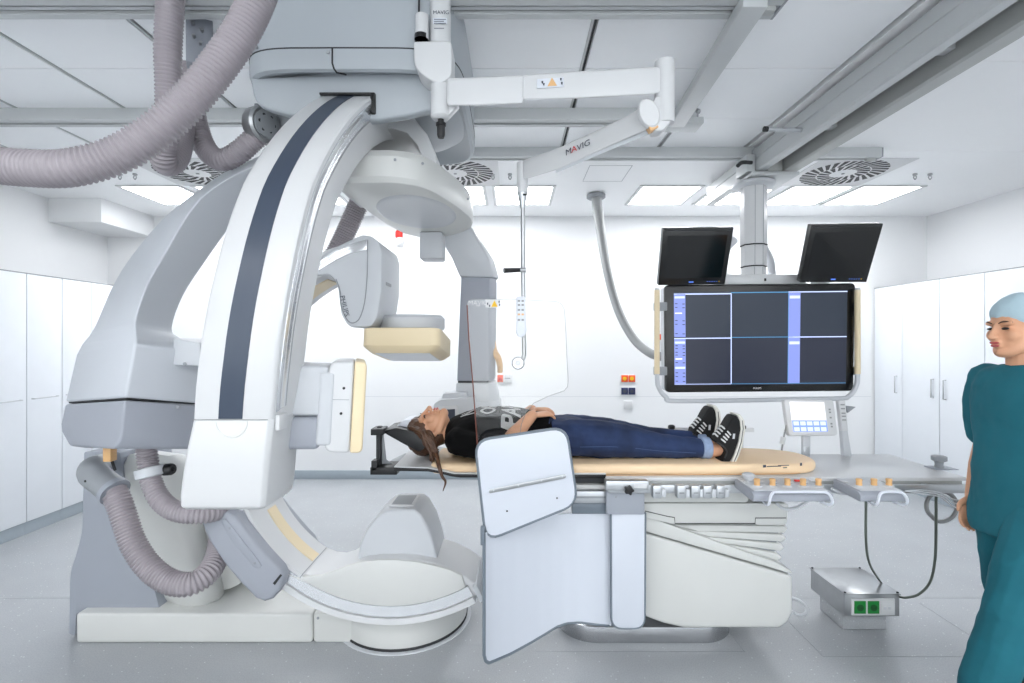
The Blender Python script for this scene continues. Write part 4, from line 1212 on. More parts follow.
# hair: cap plus hanging locks
random.seed(11)
bm = bmesh.new()
blob(bm, at(0, -.022, .054), (.088, .108, .086), fr, 20)
blob(bm, at(0, -.038, -.01), (.076, .06, .08), fr, 16)
hp = fuse('hair', bm, 'hair', pt, .006, 4, .012, 40)
bm = bmesh.new()
for k in range(90):
    t_ = random.random()
    yy = random.uniform(2.535, 2.60)
    a0 = at(random.uniform(.045, .08), .062 - .10 * t_, .092 - .03 * random.random() - .02 * t_)
    b0 = P(421 + 6 * t_ + random.uniform(-2, 2), 434 + random.uniform(-3, 4), yy)
    c0 = P(427 + 7 * t_ + random.uniform(-2.5, 2.5), 444 + random.uniform(-3, 3), yy - .01)
    d0 = P(430 + 9 * random.random(), random.uniform(448, 464), yy - .02)
    limb(bm, [a0, b0, c0, d0], [.007, .009, .009, .003], 5, 6)
for k in range(26):
    a0 = at(-random.uniform(.045, .08), .05 - .1 * random.random(), .08 - .04 * random.random())
    limb(bm, [a0, P(422 + random.uniform(-4, 4), 438, 2.76), P(432 + random.uniform(-4, 4), 452, 2.78)], [.008, .01, .003], 5, 6)
finish('hair_locks', bm, 'hair', pt, 180)['kind'] = 'stuff'
bm = bmesh.new()
limb(bm, [P(436, 455, 2.50), P(439, 466, 2.445), P(442, 476, 2.432), P(445.5, 482, 2.43), P(443, 491, 2.43)], [.012, .011, .008, .006, .002], 5, 8)
finish('hair_strand', bm, 'hair', pt, 180)
# T-shirt
bm = bmesh.new()
rings_body(bm, [(-.352, 2.68, 1.075, .065, .05), (-.33, 2.68, 1.07, .12, .085), (-.295, 2.68, 1.072, .185, .1), (-.24, 2.68, 1.08, .212, .112), (-.17, 2.68, 1.092, .215, .125), (-.06, 2.68, 1.095, .205, .127),
                (.04, 2.68, 1.09, .185, .121), (.12, 2.68, 1.08, .175, .112), (.20, 2.68, 1.072, .178, .106), (.215, 2.68, 1.072, .16, .09)], 'X', 28)
limb(bm, [(-.27, 2.50, 1.075), (-.17, 2.455, 1.058), P(500, 445, 2.44)], [.068, .065, .058])
limb(bm, [(-.27, 2.86, 1.075), (-.17, 2.90, 1.058), (-.04, 2.92, 1.06)], [.068, .065, .058])
sh = fuse('t_shirt', bm, 'shirt', pt, .006, 5, .012, 12)
# print on the chest, laid onto the cloth
bvh = BVHTree.FromPolygons([(sh.matrix_basis @ v.co) + WL[pt.name] if False else v.co + WL[sh.name] for v in sh.data.vertices], [p.vertices[:] for p in sh.data.polygons])
def lay(name, me, org, right, up, mt):
    r_, u_ = Vector(right), Vector(up)
    bm = bmesh.new(); bm.from_mesh(me)
    bmesh.ops.triangulate(bm, faces=bm.faces)
    bmesh.ops.subdivide_edges(bm, edges=bm.edges, cuts=2, use_grid_fill=True)
    for v in bm.verts:
        p = Vector(org) + r_ * v.co.x + u_ * v.co.y
        hit = bvh.ray_cast(Vector((p.x, p.y, 1.5)), Vector((0, 0, -1)))
        p.z = (hit[0].z if hit[0] else 1.1) + .0035
        v.co = p
    me2 = bpy.data.meshes.new(name); bm.to_mesh(me2); bm.free()
    return place(name, me2, mt, sh, 180, False)
lay('chest_print', text_mesh('PAR', .135, .03), (.0, 2.60, 0), (0, 1, 0), (-1.0, 0, 0), 'print')
lay('chest_print', text_mesh('OK', .11, .03), (-.12, 2.63, 0), (0, 1, 0), (-1.0, 0, 0), 'print')
lay('collar_print', text_mesh('N', .10, .04), (-.225, 2.62, 0), (0, 1, 0), (-1.0, 0, 0), 'print')
# jeans
bm = bmesh.new()
rings_body(bm, [(.175, 2.68, 1.074, .15, .088), (.20, 2.68, 1.072, .176, .100), (.27, 2.68, 1.068, .188, .102), (.34, 2.68, 1.066, .188, .098), (.40, 2.68, 1.07, .17, .075)], 'X', 28)
limb(bm, [(.30, 2.59, 1.077), (.456, 2.588, 1.068), (.58, 2.588, 1.056), (.66, 2.59, 1.044), (.76, 2.59, 1.032), (.86, 2.588, 1.024), (.975, 2.585, 1.021)], [.095, .098, .088, .076, .064, .058, .051])
limb(bm, [(.30, 2.77, 1.077), (.4875, 2.77, 1.065), (.62, 2.77, 1.052), (.765, 2.775, 1.037), (.88, 2.775, 1.03), (1.02, 2.775, 1.027)], [.09, .088, .076, .06, .054, .045])
je = fuse('jeans', bm, 'denim', pt, .006, 4, .010, 14)
for yl, x0, z in ((2.585, .978, 1.021), (2.775, 1.02, 1.027)):
    lathe('cuff', 'cuffblue', pt, (x0, yl, z), [(.048, -.005), (.055, 0), (.055, .038), (.051, .044), (.04, .042)], 'X', 24)
tube('belt_line', 'denim', je, [P(548, 452, 2.48), P(549, 425, 2.55), P(552, 417, 2.66), P(556, 418, 2.8)], .006, 8)
tube('side_seam', 'seamblue', je, [P(580, 447, 2.486), P(620, 447, 2.502), P(660, 451, 2.524), P(696, 453, 2.537)], .0016, 6)

def shoe(dx, dy, Y, label):
    s = Y / 2.56
    def pp(pts):
        return [(((px + dx) - 512) / F * Y, CZ - ((py + dy) - 341.5) / F * Y) for px, py in pts]
    up = [(716, 461.5), (725.5, 461.5), (730, 453), (734.5, 440), (737, 428), (736.5, 420), (733.5, 414.5), (730, 415), (727, 419), (722, 428), (715, 436), (713.5, 441), (720, 445), (723, 450), (721, 456)]
    bm = prism_bm(pp(up), 'Y', Y - .046, Y + .046)
    cx = sum(v.co.x for v in bm.verts) / len(bm.verts)
    bevel(bm, .018, 4, 40)
    o = finish('shoe', bm, 'canvas', pt, 60)
    so = [(726, 462.5), (731, 462.5), (735, 454), (739, 442), (741.3, 428), (740.5, 419), (736.5, 413), (732.5, 413), (735.5, 418), (736.8, 427), (734.8, 440), (731, 452)]
    prism('sole', 'rubber', o, pp(so), 'Y', Y - .048, Y + .048, .006, 3)
    prism('sole_line', 'seamdark', o, pp([(728.5, 462), (729.3, 462), (733.3, 453), (737.4, 440), (739.3, 427), (738.3, 419), (737.7, 419), (738.5, 427), (736.6, 440), (732.3, 453)]), 'Y', Y - .0487, Y + .0487)
    for k in range(4):
        a_ = pp([(715.5 + k * 2.2, 435.5 - k * 2.6)])[0]; b_ = pp([(721.5 + k * 1.7, 440.5 - k * 2.4)])[0]
        tube('lace', 'print', o, [(a_[0], Y - .03, a_[1]), ((a_[0]) - .006, Y, a_[1] + .010), (a_[0], Y + .03, a_[1])], .0045, 8)
        tube('lace', 'print', o, [(a_[0], Y - .03, a_[1]), ((a_[0] + b_[0]) / 2, Y - .047, (a_[1] + b_[1]) / 2), (b_[0], Y - .0475, b_[1])], .0042, 8)
    a_ = pp([(729, 432), (731, 432), (730.5, 437), (728.5, 437)])
    prism('side_tag', 'lightgrey', o, a_, 'Y', Y - .0485, Y - .046)
    tube('ankle_trim', 'seamdark', o, [(p[0], Y - .044, p[1]) for p in pp([(713.5, 441), (720, 445), (723, 450), (721, 456)])], .004, 8)
shoe(0, 0, 2.56, '')
shoe(-23.5, -8.5, 2.78, '')

# ================================================================== STANDING FIGURE IN TEAL SCRUBS
sp_ = thing('person', 'person in teal scrubs and pale cap walking past the foot end of the table', 'person', (2.12, 2.06, 0))
X0, Y0 = 2.12, 2.06
bm = bmesh.new()
f_, u_ = Vector((-1, -.05, -.08)).normalized(), Vector((-.08, 0, 1)).normalized()
r_ = f_.cross(u_).normalized(); f_ = u_.cross(r_)
H2 = Vector((X0 - .04, Y0, 1.625))
at2 = head_shapes(bm, H2, r_, f_, u_)
limb(bm, [at2(0, -.02, -.06), Vector((X0 - .01, Y0, 1.47)), Vector((X0, Y0, 1.38))], [.055, .056, .08])
rings_body(bm, [(.86, X0, Y0, .08, .12), (.95, X0, Y0, .10, .15), (1.12, X0, Y0, .09, .13), (1.3, X0, Y0, .10, .16), (1.42, X0, Y0, .08, .17), (1.46, X0, Y0, .05, .08)], 'Z')
legs = ((-1, [(X0 - .02, Y0 - .09, .9), (X0 - .17, Y0 - .10, .5), (X0 - .30, Y0 - .10, .12)], (X0 - .30, Y0 - .10)),
        (1, [(X0, Y0 + .09, .9), (X0 + .03, Y0 + .09, .48), (X0 + .17, Y0 + .09, .14)], (X0 + .17, Y0 + .09)))
for s_, lp, ft in legs:
    limb(bm, lp, [.08, .052, .04])
arms = ((-1, (X0 + .01, Y0 - .2, 1.40), (X0 + .04, Y0 - .25, 1.11), (X0 + .00, Y0 - .25, .87)), (1, (X0 + .01, Y0 + .2, 1.40), (X0 + .03, Y0 + .215, 1.10), (X0 - .04, Y0 + .20, .87)))
for s_, a0, a1, a2 in arms:
    a0, a1, a2 = Vector(a0), Vector(a1), Vector(a2)
    limb(bm, [a0, a0.lerp(a1, .5), a1], [.052, .046, .04]); limb(bm, [a1, a1.lerp(a2, .4), a2], [.04, .04, .027])
    hand_shapes(bm, a2, (a2 - a1) + Vector((-.02, 0, -.05)), (0, s_, 0), 1 if s_ < 0 else -1, .6)
fuse('body', bm, 'skin', sp_, .005, 3)
fr2 = (r_, f_, u_)
bm = bmesh.new()
blob(bm, at2(0, .1035, -.0525), (.020, .0062, .0055), fr2); blob(bm, at2(0, .1005, -.0645), (.018, .0065, .0065), fr2)
finish('lips', bm, 'lip', sp_, 180)
for s_ in (-1, 1):
    bm = bmesh.new(); blob(bm, at2(.03 * s_, .083, .004), (.013, .009, .0055), fr2)
    finish('eye', bm, 'black', sp_, 180)
    bm = bmesh.new(); limb(bm, [at2(.014 * s_, .092, .026), at2(.032 * s_, .09, .033), at2(.052 * s_, .074, .028)], [.002, .0035, .002], 4, 8)
    finish('eyebrow', bm, 'hair', sp_, 180)
bm = bmesh.new()
blob(bm, at2(0, -.026, .058), (.088, .108, .086), fr2, 20); blob(bm, at2(0, -.07, .02), (.07, .06, .07), fr2)
fuse('scrub_cap', bm, 'cap', sp_, .006, 4, .01, 20)
bm = bmesh.new()
rings_body(bm, [(.76, X0, Y0, .135, .20), (.80, X0, Y0, .14, .205), (.95, X0, Y0, .135, .195), (1.12, X0, Y0, .125, .18), (1.3, X0, Y0, .13, .205), (1.38, X0, Y0, .115, .21), (1.44, X0, Y0, .085, .17), (1.475, X0 - .005, Y0, .062, .08)], 'Z', 28)
for s_, a0, a1, a2 in arms:
    a0, a1 = Vector(a0), Vector(a1)
    limb(bm, [a0 + Vector((0, -s_ * .03, 0)), a0.lerp(a1, .35), a0.lerp(a1, .78)], [.078, .074, .072])
fuse('scrub_top', bm, 'scrub', sp_, .008, 4, .018, 9)
bm = bmesh.new()
rings_body(bm, [(.78, X0, Y0, .12, .185), (.9, X0, Y0, .125, .185), (1.0, X0, Y0, .115, .17)], 'Z', 28)
for s_, lp, ft in legs:
    limb(bm, [Vector(lp[0]), Vector(lp[1]), Vector(lp[2]) + Vector((0, 0, -.02))], [.108, .088, .078])
fuse('scrub_trousers', bm, 'scrub', sp_, .008, 4, .018, 9)
for s_, lp, (fx, fy) in legs:
    zl = .0 if s_ < 0 else .0
    bm = bmesh.new()
    rings_body(bm, [(.002, fx - .07, fy, .14, .045), (.02, fx - .07, fy, .145, .048), (.045, fx - .07, fy, .14, .046), (.075, fx - .04, fy, .105, .043), (.10, fx, fy, .06, .04)], 'Z', 24)
    fuse('shoe', bm, 'black', sp_, .006, 3)
# ================================================================== LEAD SHIELDS ON THE TABLE
lc = thing('lead_curtain', 'large curved white lead screen hanging from the table side, lower edge swept', 'radiation shield', (.2, 2.35, .15))
plan = [(612, 2.452), (595, 2.452), (578, 2.448), (564, 2.435), (552, 2.415), (540, 2.388), (528, 2.352), (516, 2.315), (504, 2.272), (493, 2.228), (485, 2.19), (483.5, 2.18)]
pl3 = [Vector(((px - 512) / F * Y, Y)) for px, Y in plan]
def bot(px, Y):
    y = interp([(483, 654), (485, 661.5), (488, 663.5), (493, 661.5), (510, 654), (530, 643), (545, 634), (556, 627), (566, 623.5), (580, 622.5), (595, 624.5), (612, 626)], px)
    return CZ - (y - 341.5) / F * Y
bm = bmesh.new()
fr_t, fr_b, bk_t, bk_b = [], [], [], []
fine = []
for i in range(len(plan) - 1):
    for k in range(5):
        t_ = k / 5
        fine.append((plan[i][0] + (plan[i + 1][0] - plan[i][0]) * t_, plan[i][1] + (plan[i + 1][1] - plan[i][1]) * t_))
fine.append(plan[-1])
edge = []
for px, Y in fine:
    x = (px - 512) / F * Y
    zt_ = .73
    zb_ = bot(px, Y)
    fr_t.append(bm.verts.new((x, Y, zt_))); fr_b.append(bm.verts.new((x, Y, zb_)))
    bk_t.append(bm.verts.new((x + .006, Y + .012, zt_))); bk_b.append(bm.verts.new((x + .006, Y + .012, zb_)))
    edge.append(Vector((x + .002, Y + .005, zb_)))
n = len(fine)
for k in range(n - 1):
    bm.faces.new((fr_t[k], fr_t[k + 1], fr_b[k + 1], fr_b[k])); bm.faces.new((bk_t[k], bk_b[k], bk_b[k + 1], bk_t[k + 1]))
    bm.faces.new((fr_b[k], fr_b[k + 1], bk_b[k + 1], bk_b[k])); bm.faces.new((fr_t[k], bk_t[k], bk_t[k + 1], fr_t[k + 1]))
for k in (0, n - 1):
    bm.faces.new((fr_t[k], fr_b[k], bk_b[k], bk_t[k]))
finish('panel', bm, 'leadwhite', lc, 30)
e0 = Vector((edge[-1].x, edge[-1].y, .73)); e1 = Vector((edge[0].x, edge[0].y, .73))
tube('edge_trim', 'edgegrey', lc, [e1] + edge + [e0], .0075, 8, straight=True)
box('hanger_rail', 'alu', lc, P(574, 0, 2.43).x, P(609, 0, 2.43).x, 2.425, 2.47, P(0, 503, 2.43).z, P(0, 491, 2.43).z, .004)
box('rail_slot', 'midgrey', lc, P(576, 0, 2.43).x, P(606, 0, 2.43).x, 2.424, 2.43, P(0, 498, 2.43).z, P(0, 496, 2.43).z, 0)
box('top_strip', 'edgegrey', lc, P(572, 0, 2.44).x, P(612, 0, 2.44).x, 2.44, 2.47, P(0, 514, 2.44).z, P(0, 503, 2.44).z, .003)
box('hinge', 'edgegrey', lc, P(480.5, 0, 2.18).x, P(484.5, 0, 2.18).x, 2.175, 2.20, P(0, 545, 2.18).z, P(0, 527, 2.18).z, .002)

np_ = thing('lead_screen', 'narrow upright white lead panel with grey edge beside the pedestal', 'radiation shield', (P(628, 0, 2.42).x, 2.42, .18))
pts = rpoly(XZ([(611, 513), (645, 513), (644.5, 628), (611.5, 628)], 2.42), [.004, .004, .055, .055], 8)
prism('panel', 'leadwhite', np_, pts, 'Y', 2.415, 2.425, .002)
tube('edge_trim', 'edgegrey', np_, [Vector((x, 2.42, z)) for x, z in pts] + [Vector((pts[0][0], 2.42, pts[0][1]))], .0065, 8, straight=True)
hb = box('hanger', 'panelgrey', np_, P(606.5, 0, 2.40).x, P(644.5, 0, 2.40).x, 2.40, 2.43, P(0, 514.5, 2.4).z, P(0, 490.5, 2.4).z, .003)
knob('screw', 'midgrey', hb, P(616, 497, 2.40), (0, -1, 0), .005, .003, 8)

fp = thing('lead_flap', 'tilted white rounded lead flap with metal strip in front of the patient', 'radiation shield', P(530, 540, 2.24))
cr_ = [P(475, 441, 2.22), P(566, 427.5, 2.24), P(577.5, 504, 2.24), P(486, 541, 2.20)]
slab('panel', 'leadwhite', fp, cr_, .012, .002, 2, .07)
loop = []
for i in range(4):
    p0, p1, p2 = cr_[i - 1], cr_[i], cr_[(i + 1) % 4]
    a_ = p1 + (p0 - p1).normalized() * .07; e_ = p1 + (p2 - p1).normalized() * .07
    for j in range(6):
        t_ = j / 5
        loop.append(a_ * (1 - t_) ** 2 + p1 * 2 * t_ * (1 - t_) + e_ * t_ * t_ + Vector((0, .006, 0)))
tube('edge_trim', 'edgegrey', fp, loop + [loop[0]], .0075, 8, straight=True)
sa, sb = P(489, 491.5, 2.212), P(566, 476, 2.228)
stp = slab('metal_strip', 'steel', fp, [sa + Vector((0, -.002, .009)), sb + Vector((0, -.002, .009)), sb + Vector((0, -.002, -.009)), sa + Vector((0, -.002, -.009))], .004, .001, 2, .008)
for t_ in (.06, .38, .68, .95):
    knob('rivet', 'alu', stp, sa.lerp(sb, t_) + Vector((0, -.002, 0)), (0, -1, 0), .004, .002, 10)
for px, py in ((557, 498), (507, 511)):
    knob('rivet', 'seamdark', fp, P(px, py, 2.214), (0, -1, 0), .004, .003, 8)

# ================================================================== CEILING-HUNG ACRYLIC SHIELD
sa_ = thing('hanging_shield', 'white jointed ceiling arm holding a clear acrylic radiation shield over the patient', 'radiation shield', (.0, 2.1, 1.0))
col = P(440.5, 40, 2.0)
tube('ceiling_tube', 'white', sa_, [(col.x, 2.0, 2.70), (col.x, 2.0, 3.0)], .041, 24, straight=True)
tube('side_tube', 'white', sa_, [P(422, 40, 1.97), P(422, 16, 1.97)], .026, 18, straight=True)
tube('side_tube_ring', 'black', sa_, [P(421.5, 40, 1.97), P(421.5, 35.5, 1.97)], .0275, 18, straight=True)
tube('supply_wire', 'seamdark', sa_, [P(419, 17, 1.97), P(419, -12, 1.98)], .004, 6, straight=True)
bpts = rpoly(XZ([(413.5, 41), (451.5, 40), (452, 76), (440, 84), (430, 80), (414, 68)], 1.94), [.01, .02, .02, .04, .05, .05], 5)
prism('joint_block', 'white', sa_, bpts, 'Y', 1.94, 2.06, .02, 3)
tube('pivot', 'white', sa_, [P(440.5, 74, 1.98), P(440.5, 117, 1.98)], .0385, 24, straight=True)
tube('pivot_lip', 'white', sa_, [P(440.5, 117, 1.98), P(440.5, 119.5, 1.98)], [.0385, .03], 24, straight=True)
lathe('pivot_plug', 'black', sa_, P(441, 138, 1.98), [(.012, 0), (.016, .012), (.016, .045), (.02, .048), (.02, .058), (.012, .06), (.012, .08)], 'Z', 16)
text('brand_lettering', 'print_dark', sa_, 'MAVIG', P(441, 12.5, 1.957), .021)
plate('type_label', 'whitecool', sa_, [P(433, 18, 1.956), P(447, 18, 1.956), P(447, 24, 1.956), P(433, 24, 1.956)])
for k, y in enumerate((19, 21, 23, 28)):
    plate('label_line', 'print_dark', sa_, [P(434, y, 1.954), P(446 - 2 * (k % 2), y, 1.954), P(446 - 2 * (k % 2), y + .6, 1.954), P(434, y + .6, 1.954)])
def obox(rings, name, mt, bev, par=None):
    return loft(name, mt, par or sa_, rings, bev, 3, angle=35)
def aringx(px, t0, t1, Y, w_):
    return [P(px, t0, Y - w_), P(px, t1, Y - w_), P(px, t1 - .5, Y + w_), P(px, t0 + 1.5, Y + w_)]
a1 = obox([aringx(447, 78, 106, 1.98, .045), aringx(480, 77, 105.5, 1.97, .045), aringx(524, 75, 103.5, 1.96, .045)], 'first_arm', 'white', .012)
obox([aringx(522, 75, 100, 1.96, .042), aringx(580, 71, 98.5, 1.95, .042), aringx(648, 67, 95, 1.94, .04), aringx(662, 66.5, 93, 1.94, .038)], 'first_arm_end', 'white', .012)
prism('gusset', 'white', sa_, XZ([(449, 105), (459, 105), (449, 116)], 1.97), 'Y', 1.96, 2.0, .003)
tube('elbow_pivot', 'white', sa_, [P(664.5, 62, 1.93), P(664.5, 124, 1.93)], .0375, 24, straight=True)
tube('elbow_cap', 'white', sa_, [P(664.5, 60.5, 1.93), P(664.5, 62, 1.93)], [.026, .0375], 24, straight=True)
prism('elbow_foot', 'white', sa_, rpoly(XZ([(655, 96), (674, 96), (674, 118), (664, 130), (654, 131), (651, 112)], 1.90), .012, 4), 'Y', 1.90, 1.97, .012)
tl_ = prism('warning_label', 'whitecool', sa_, XZ([(537, 78), (564, 76), (564, 85.5), (537, 87)], 1.9), 'Y', 1.908, 1.912)
prism('warning_triangle', 'tan', tl_, XZ([(552, 77.5), (557, 85.5), (547.5, 86)], 1.906), 'Y', 1.9055, 1.908)
for x0, y0 in ((541.5, 81), (543, 83), (560, 78), (561, 82)):
    prism('pictogram', 'print_dark', tl_, XZ([(x0, y0), (x0 + 1.8, y0), (x0 + 1.4, y0 + 2.4), (x0 + .2, y0 + 2)], 1.906), 'Y', 1.9055, 1.908)
# second arm, dropping back towards the pole
def bring(px, t0, t1, Y, w_):
    return [P(px, t0, Y - w_), P(px, t1, Y - w_), P(px + .6, t1 - .8, Y + w_), P(px + .6, t0 + 2, Y + w_)]
a2 = obox([bring(523, 160, 180, 2.38, .035), bring(560, 147, 169, 2.25, .036), bring(610, 124, 146, 2.10, .038), bring(648, 104, 130, 1.96, .042)], 'second_arm', 'white', .01)
obox([bring(556, 170, 173, 2.25, .026), bring(610, 146, 150, 2.10, .028), bring(650, 126, 134, 1.96, .03)], 'arm_underside', 'lightgrey', .003)
dsc = P(648, 115, 1.908)
lathe('elbow_disc', 'white', sa_, dsc, [(.05, 0), (.05, .014), (.044, .02)], (Vector((.85, -.1, .35)).normalized() * .75, Vector((-.35, 0, .9)).normalized() * 1.15, Vector((0, -1, 0))), 28)
prism('elbow_lamp', 'tan', sa_, XZ([(648, 126), (656, 122.5), (659, 127), (651, 131)], 1.895), 'Y', 1.893, 1.93, .003)
dirv = (P(600, 131, 2.09) - P(560, 151, 2.21)).normalized(); upv = Vector((.35, 0, 1))
base = P(575.5, 149, 2.148)
c0 = P(570, 152, 2.15); c1 = P(577, 148.8, 2.12); c2 = P(584, 145.8, 2.10)
text('brand_lettering', 'print_dark', a2, 'M', P(568.5, 151.8, 2.17), .042, dirv, upv)
text('brand_lettering', 'print_red', a2, 'A', P(574, 149.2, 2.155), .042, dirv, upv)
text('brand_lettering', 'print_dark', a2, 'VIG', P(583.5, 145.2, 2.128), .042, dirv, upv)
tube('wrist_joint', 'white', sa_, [P(522.5, 163, 2.38), P(522.5, 193, 2.38)], .027, 20, straight=True)
tube('wrist_cone', 'alu', sa_, [P(522.5, 193, 2.38), P(522.5, 208, 2.38)], [.025, .012], 18, straight=True)
box('wrist_mark', 'black', sa_, P(523, 0, 2.35).x, P(527, 0, 2.35).x, 2.351, 2.36, P(0, 195, 2.35).z, P(0, 193.5, 2.35).z, 0)
tube('pole', 'steel', sa_, [P(522.8, 205, 2.38), P(523.2, 280, 2.38), P(524, 348, 2.38), P(524, 355, 2.38), P(521.5, 361, 2.375), P(518, 363, 2.37)], .0105, 14, 8)
tube('grip_handle', 'black', sa_, [P(504, 270.5, 2.34), P(520, 270, 2.37)], [.012, .010], 12, straight=True)
tube('grip_mount', 'steel', sa_, [P(520, 270, 2.372), P(526, 270, 2.372)], .012, 12, straight=True)
k0 = knob('pane_clamp', 'chrome', sa_, P(518, 363, 2.352), (0, -1, 0), .030, .03, 24)
knob('clamp_nut', 'steel', k0, P(518, 363, 2.325), (0, -1, 0), .014, .012, 6)
pane = [(467, 305), (468.5, 301), (472, 299), (515, 299.5), (556, 301.5), (561.5, 304), (564.5, 310), (566, 335), (567.2, 362), (568.2, 380), (567.5, 387), (564, 391), (549, 396), (534, 403), (526, 412), (521.5, 424), (519, 440), (518, 456), (481, 466), (478.5, 460)]
pn = prism('acrylic_pane', 'acrylic', sa_, XZ(pane, 2.33), 'Y', 2.33, 2.342, 0)
tube('pane_edge', 'cable', pn, [P(x, y, 2.33) for x, y in pane[2:-2]], .0012, 6, straight=True)
tube('pane_left_edge', 'edgebrown', pn, [P(467, 305, 2.33), P(469, 340, 2.33), P(473, 385, 2.33), P(478.5, 460, 2.33), P(481, 466, 2.33)], .0028, 8, straight=True)
wl = prism('warning_label', 'white', pn, XZ([(485.5, 299.5), (500.5, 299.5), (500.5, 307.5), (485.5, 307.5)], 2.328), 'Y', 2.3275, 2.3295)
prism('warning_triangle', 'yellow', wl, XZ([(494.5, 300.3), (497.7, 306.8), (491.2, 306.8)], 2.327), 'Y', 2.3265, 2.3275)
for x0, y0 in ((487, 303), (489, 305), (498.5, 301), (499, 304)):
    prism('pictogram', 'print_dark', wl, XZ([(x0, y0), (x0 + 1.2, y0 - .6), (x0 + 1.2, y0 + 1.8), (x0, y0 + 1.8)], 2.327), 'Y', 2.3265, 2.3275)
text('brand_lettering', 'print', pn, 'MAVIG', P(478, 303, 2.327), .030)
plate('small_print', 'print', pn, [P(476, 305.4, 2.329), P(480, 305.4, 2.329), P(480, 306.2, 2.329), P(476, 306.2, 2.329)])

rm = thing('remote_control', 'slim white remote control clipped to the hanging shield pole', 'remote control', P(521, 337, 2.34))
rp_ = rpoly(XZ([(516, 296.5), (525.5, 296.5), (526, 325), (527, 332), (523, 337.5), (518, 337), (515.5, 331), (516.5, 322)], 2.33), .012, 4)
prism('body', 'whitecool', rm, rp_, 'Y', 2.318, 2.365, .006)
for y0 in (300, 304, 309, 313.5, 319):
    for x0 in (517.8, 521.5):
        prism('button', 'cable' if y0 != 313.5 else 'tan', rm, XZ([(x0, y0), (x0 + 2.4, y0), (x0 + 2.4, y0 + 1.8), (x0, y0 + 1.8)], 2.317), 'Y', 2.316, 2.32)

# ================================================================== TABLE-SIDE CONTROLS
def module(x0, x1, knobs, lab, red=False):
    t = thing('control_module', lab, 'control panel', ((x0 + x1) / 2, 2.29, .86))
    prism('body', 'capgrey', t, rpoly([(2.195, .868), (2.205, .864), (2.38, .875), (2.383, .915), (2.215, .908), (2.195, .895)], .006, 3), 'X', x0, x1, .008, 3)
    prism('top_panel', 'lightgrey', t, [(2.212, .908), (2.380, .9155), (2.380, .9185), (2.212, .911)], 'X', x0 + .012, x1 - .012, .001)
    for px, py in knobs:
        c = P(px, py + 4, 2.27); c.z = .913
        lathe('joystick', 'tan', t, c, [(.009, 0), (.013, .004), (.012, .022), (.014, .03), (.011, .035)], 'Z', 14)
        lathe('joystick_boot', 'lightgrey', t, c, [(.022, 0), (.02, .004), (.012, .006)], 'Z', 16)
        for dx in (-.025, .025):
            box('button', 'white', t, c.x + dx - .007, c.x + dx + .007, 2.315, 2.328, .9155, .920, .001)
    if red:
        box('stop_button', 'red', t, x1 - .09, x1 - .065, 2.33, 2.345, .916, .924, .002)
    for x in (x0 + .065, x1 - .045):
        pass
    tube('guard_rail', 'whitecool', t, [(x0 + .06, 2.23, .858), (x0 + .055, 2.185, .856), (x0 + .055, 2.168, .87), (x0 + .06, 2.165, .90), (x0 + .07, 2.165, .914), (x0 + .09, 2.165, .919), (x1 - .08, 2.165, .919), (x1 - .045, 2.165, .914), (x1 - .028, 2.165, .895), (x1 - .022, 2.168, .87), (x1 - .025, 2.185, .857), (x1 - .04, 2.23, .858)], .006, 10, 5)
    box('rail_hook', 'midgrey', t, (x0 + x1) / 2 - .05, (x0 + x1) / 2 + .05, 2.36, 2.384, .85, .895, .003)
module(1.06, 1.41, [(757, 484), (772.5, 484), (787.5, 484), (803, 484), (818.5, 484)], 'wide bedside control module with five tan joysticks and white guard rail', True)
module(1.53, 1.735, [(859, 482), (874, 482), (889, 482)], 'small bedside control module with three tan joysticks and white guard rail')
lathe('rail_knob', 'lightgrey', tb, (P(748.5, 0, 2.36).x, 2.36, .913), [(.018, 0), (.018, .012), (.028, .016), (.029, .03), (.02, .036)], 'Z', 20)
t = thing('end_knob', 'grey mushroom-shaped knob standing on the bare foot end of the table', 'knob', (P(939, 0, 2.6).x, 2.6, .911))
lathe('knob_head', 'midgrey', t, (P(939, 0, 2.6).x, 2.6, .911), [(.022, 0), (.018, .02), (.02, .034), (.034, .042), (.034, .062), (.026, .066)], 'Z', 22)
box('foot_plate', 'panelgrey', t, P(930, 0, 2.6).x, P(952, 0, 2.6).x, 2.56, 2.64, .9112, .915, .001)

tt = thing('touch_panel', 'white tilted touch panel with blue buttons standing on the table', 'control panel', (P(806, 0, 2.88).x, 2.88, .911))
tc_ = [P(784, 399, 2.88), P(833.5, 400, 2.88), P(838, 435.5, 2.83), P(789, 436, 2.83)]
slab('housing', 'white', tt, tc_, .035, .005, 3, .02)
scq = subquad(tc_, .10, .80, .07, .89, .001)
sc2 = slab('screen', 'scr_white', tt, scq, .001, 0)
plate('button_field', 'scr_btn', sc2, subquad(scq, 0, 1, .62, 1, .0005))
for r in range(2):
    for c_ in range(5):
        plate('soft_key', 'scr_btn2', sc2, subquad(scq, .03 + .195 * c_, .185 + .195 * c_, .66 + .19 * r, .79 + .19 * r, .0015))
for v in (.12, .36, .52):
    plate('text_line', 'lightgrey', sc2, subquad(scq, .2, .97 if v < .5 else .45, v, v + .02, .0005))
for v in (.25, .33, .48, .65, .73):
    plate('hard_key', 'cable', tt, subquad(tc_, .875, .915, v, v + .045, .0008))
box('neck', 'lightgrey', tt, P(802, 0, 2.87).x, P(809.5, 0, 2.87).x, 2.86, 2.88, .911, P(0, 434, 2.87).z, .003)
box('neck_joint', 'alu', tt, P(803, 0, 2.85).x, P(809, 0, 2.85).x, 2.845, 2.862, .922, .97, .003)
tube('lead', 'cable', tt, [P(787, 424, 2.86), P(784, 436, 2.86), P(781.5, 452, 2.86), P(781, 457, 2.86)], .005, 8)
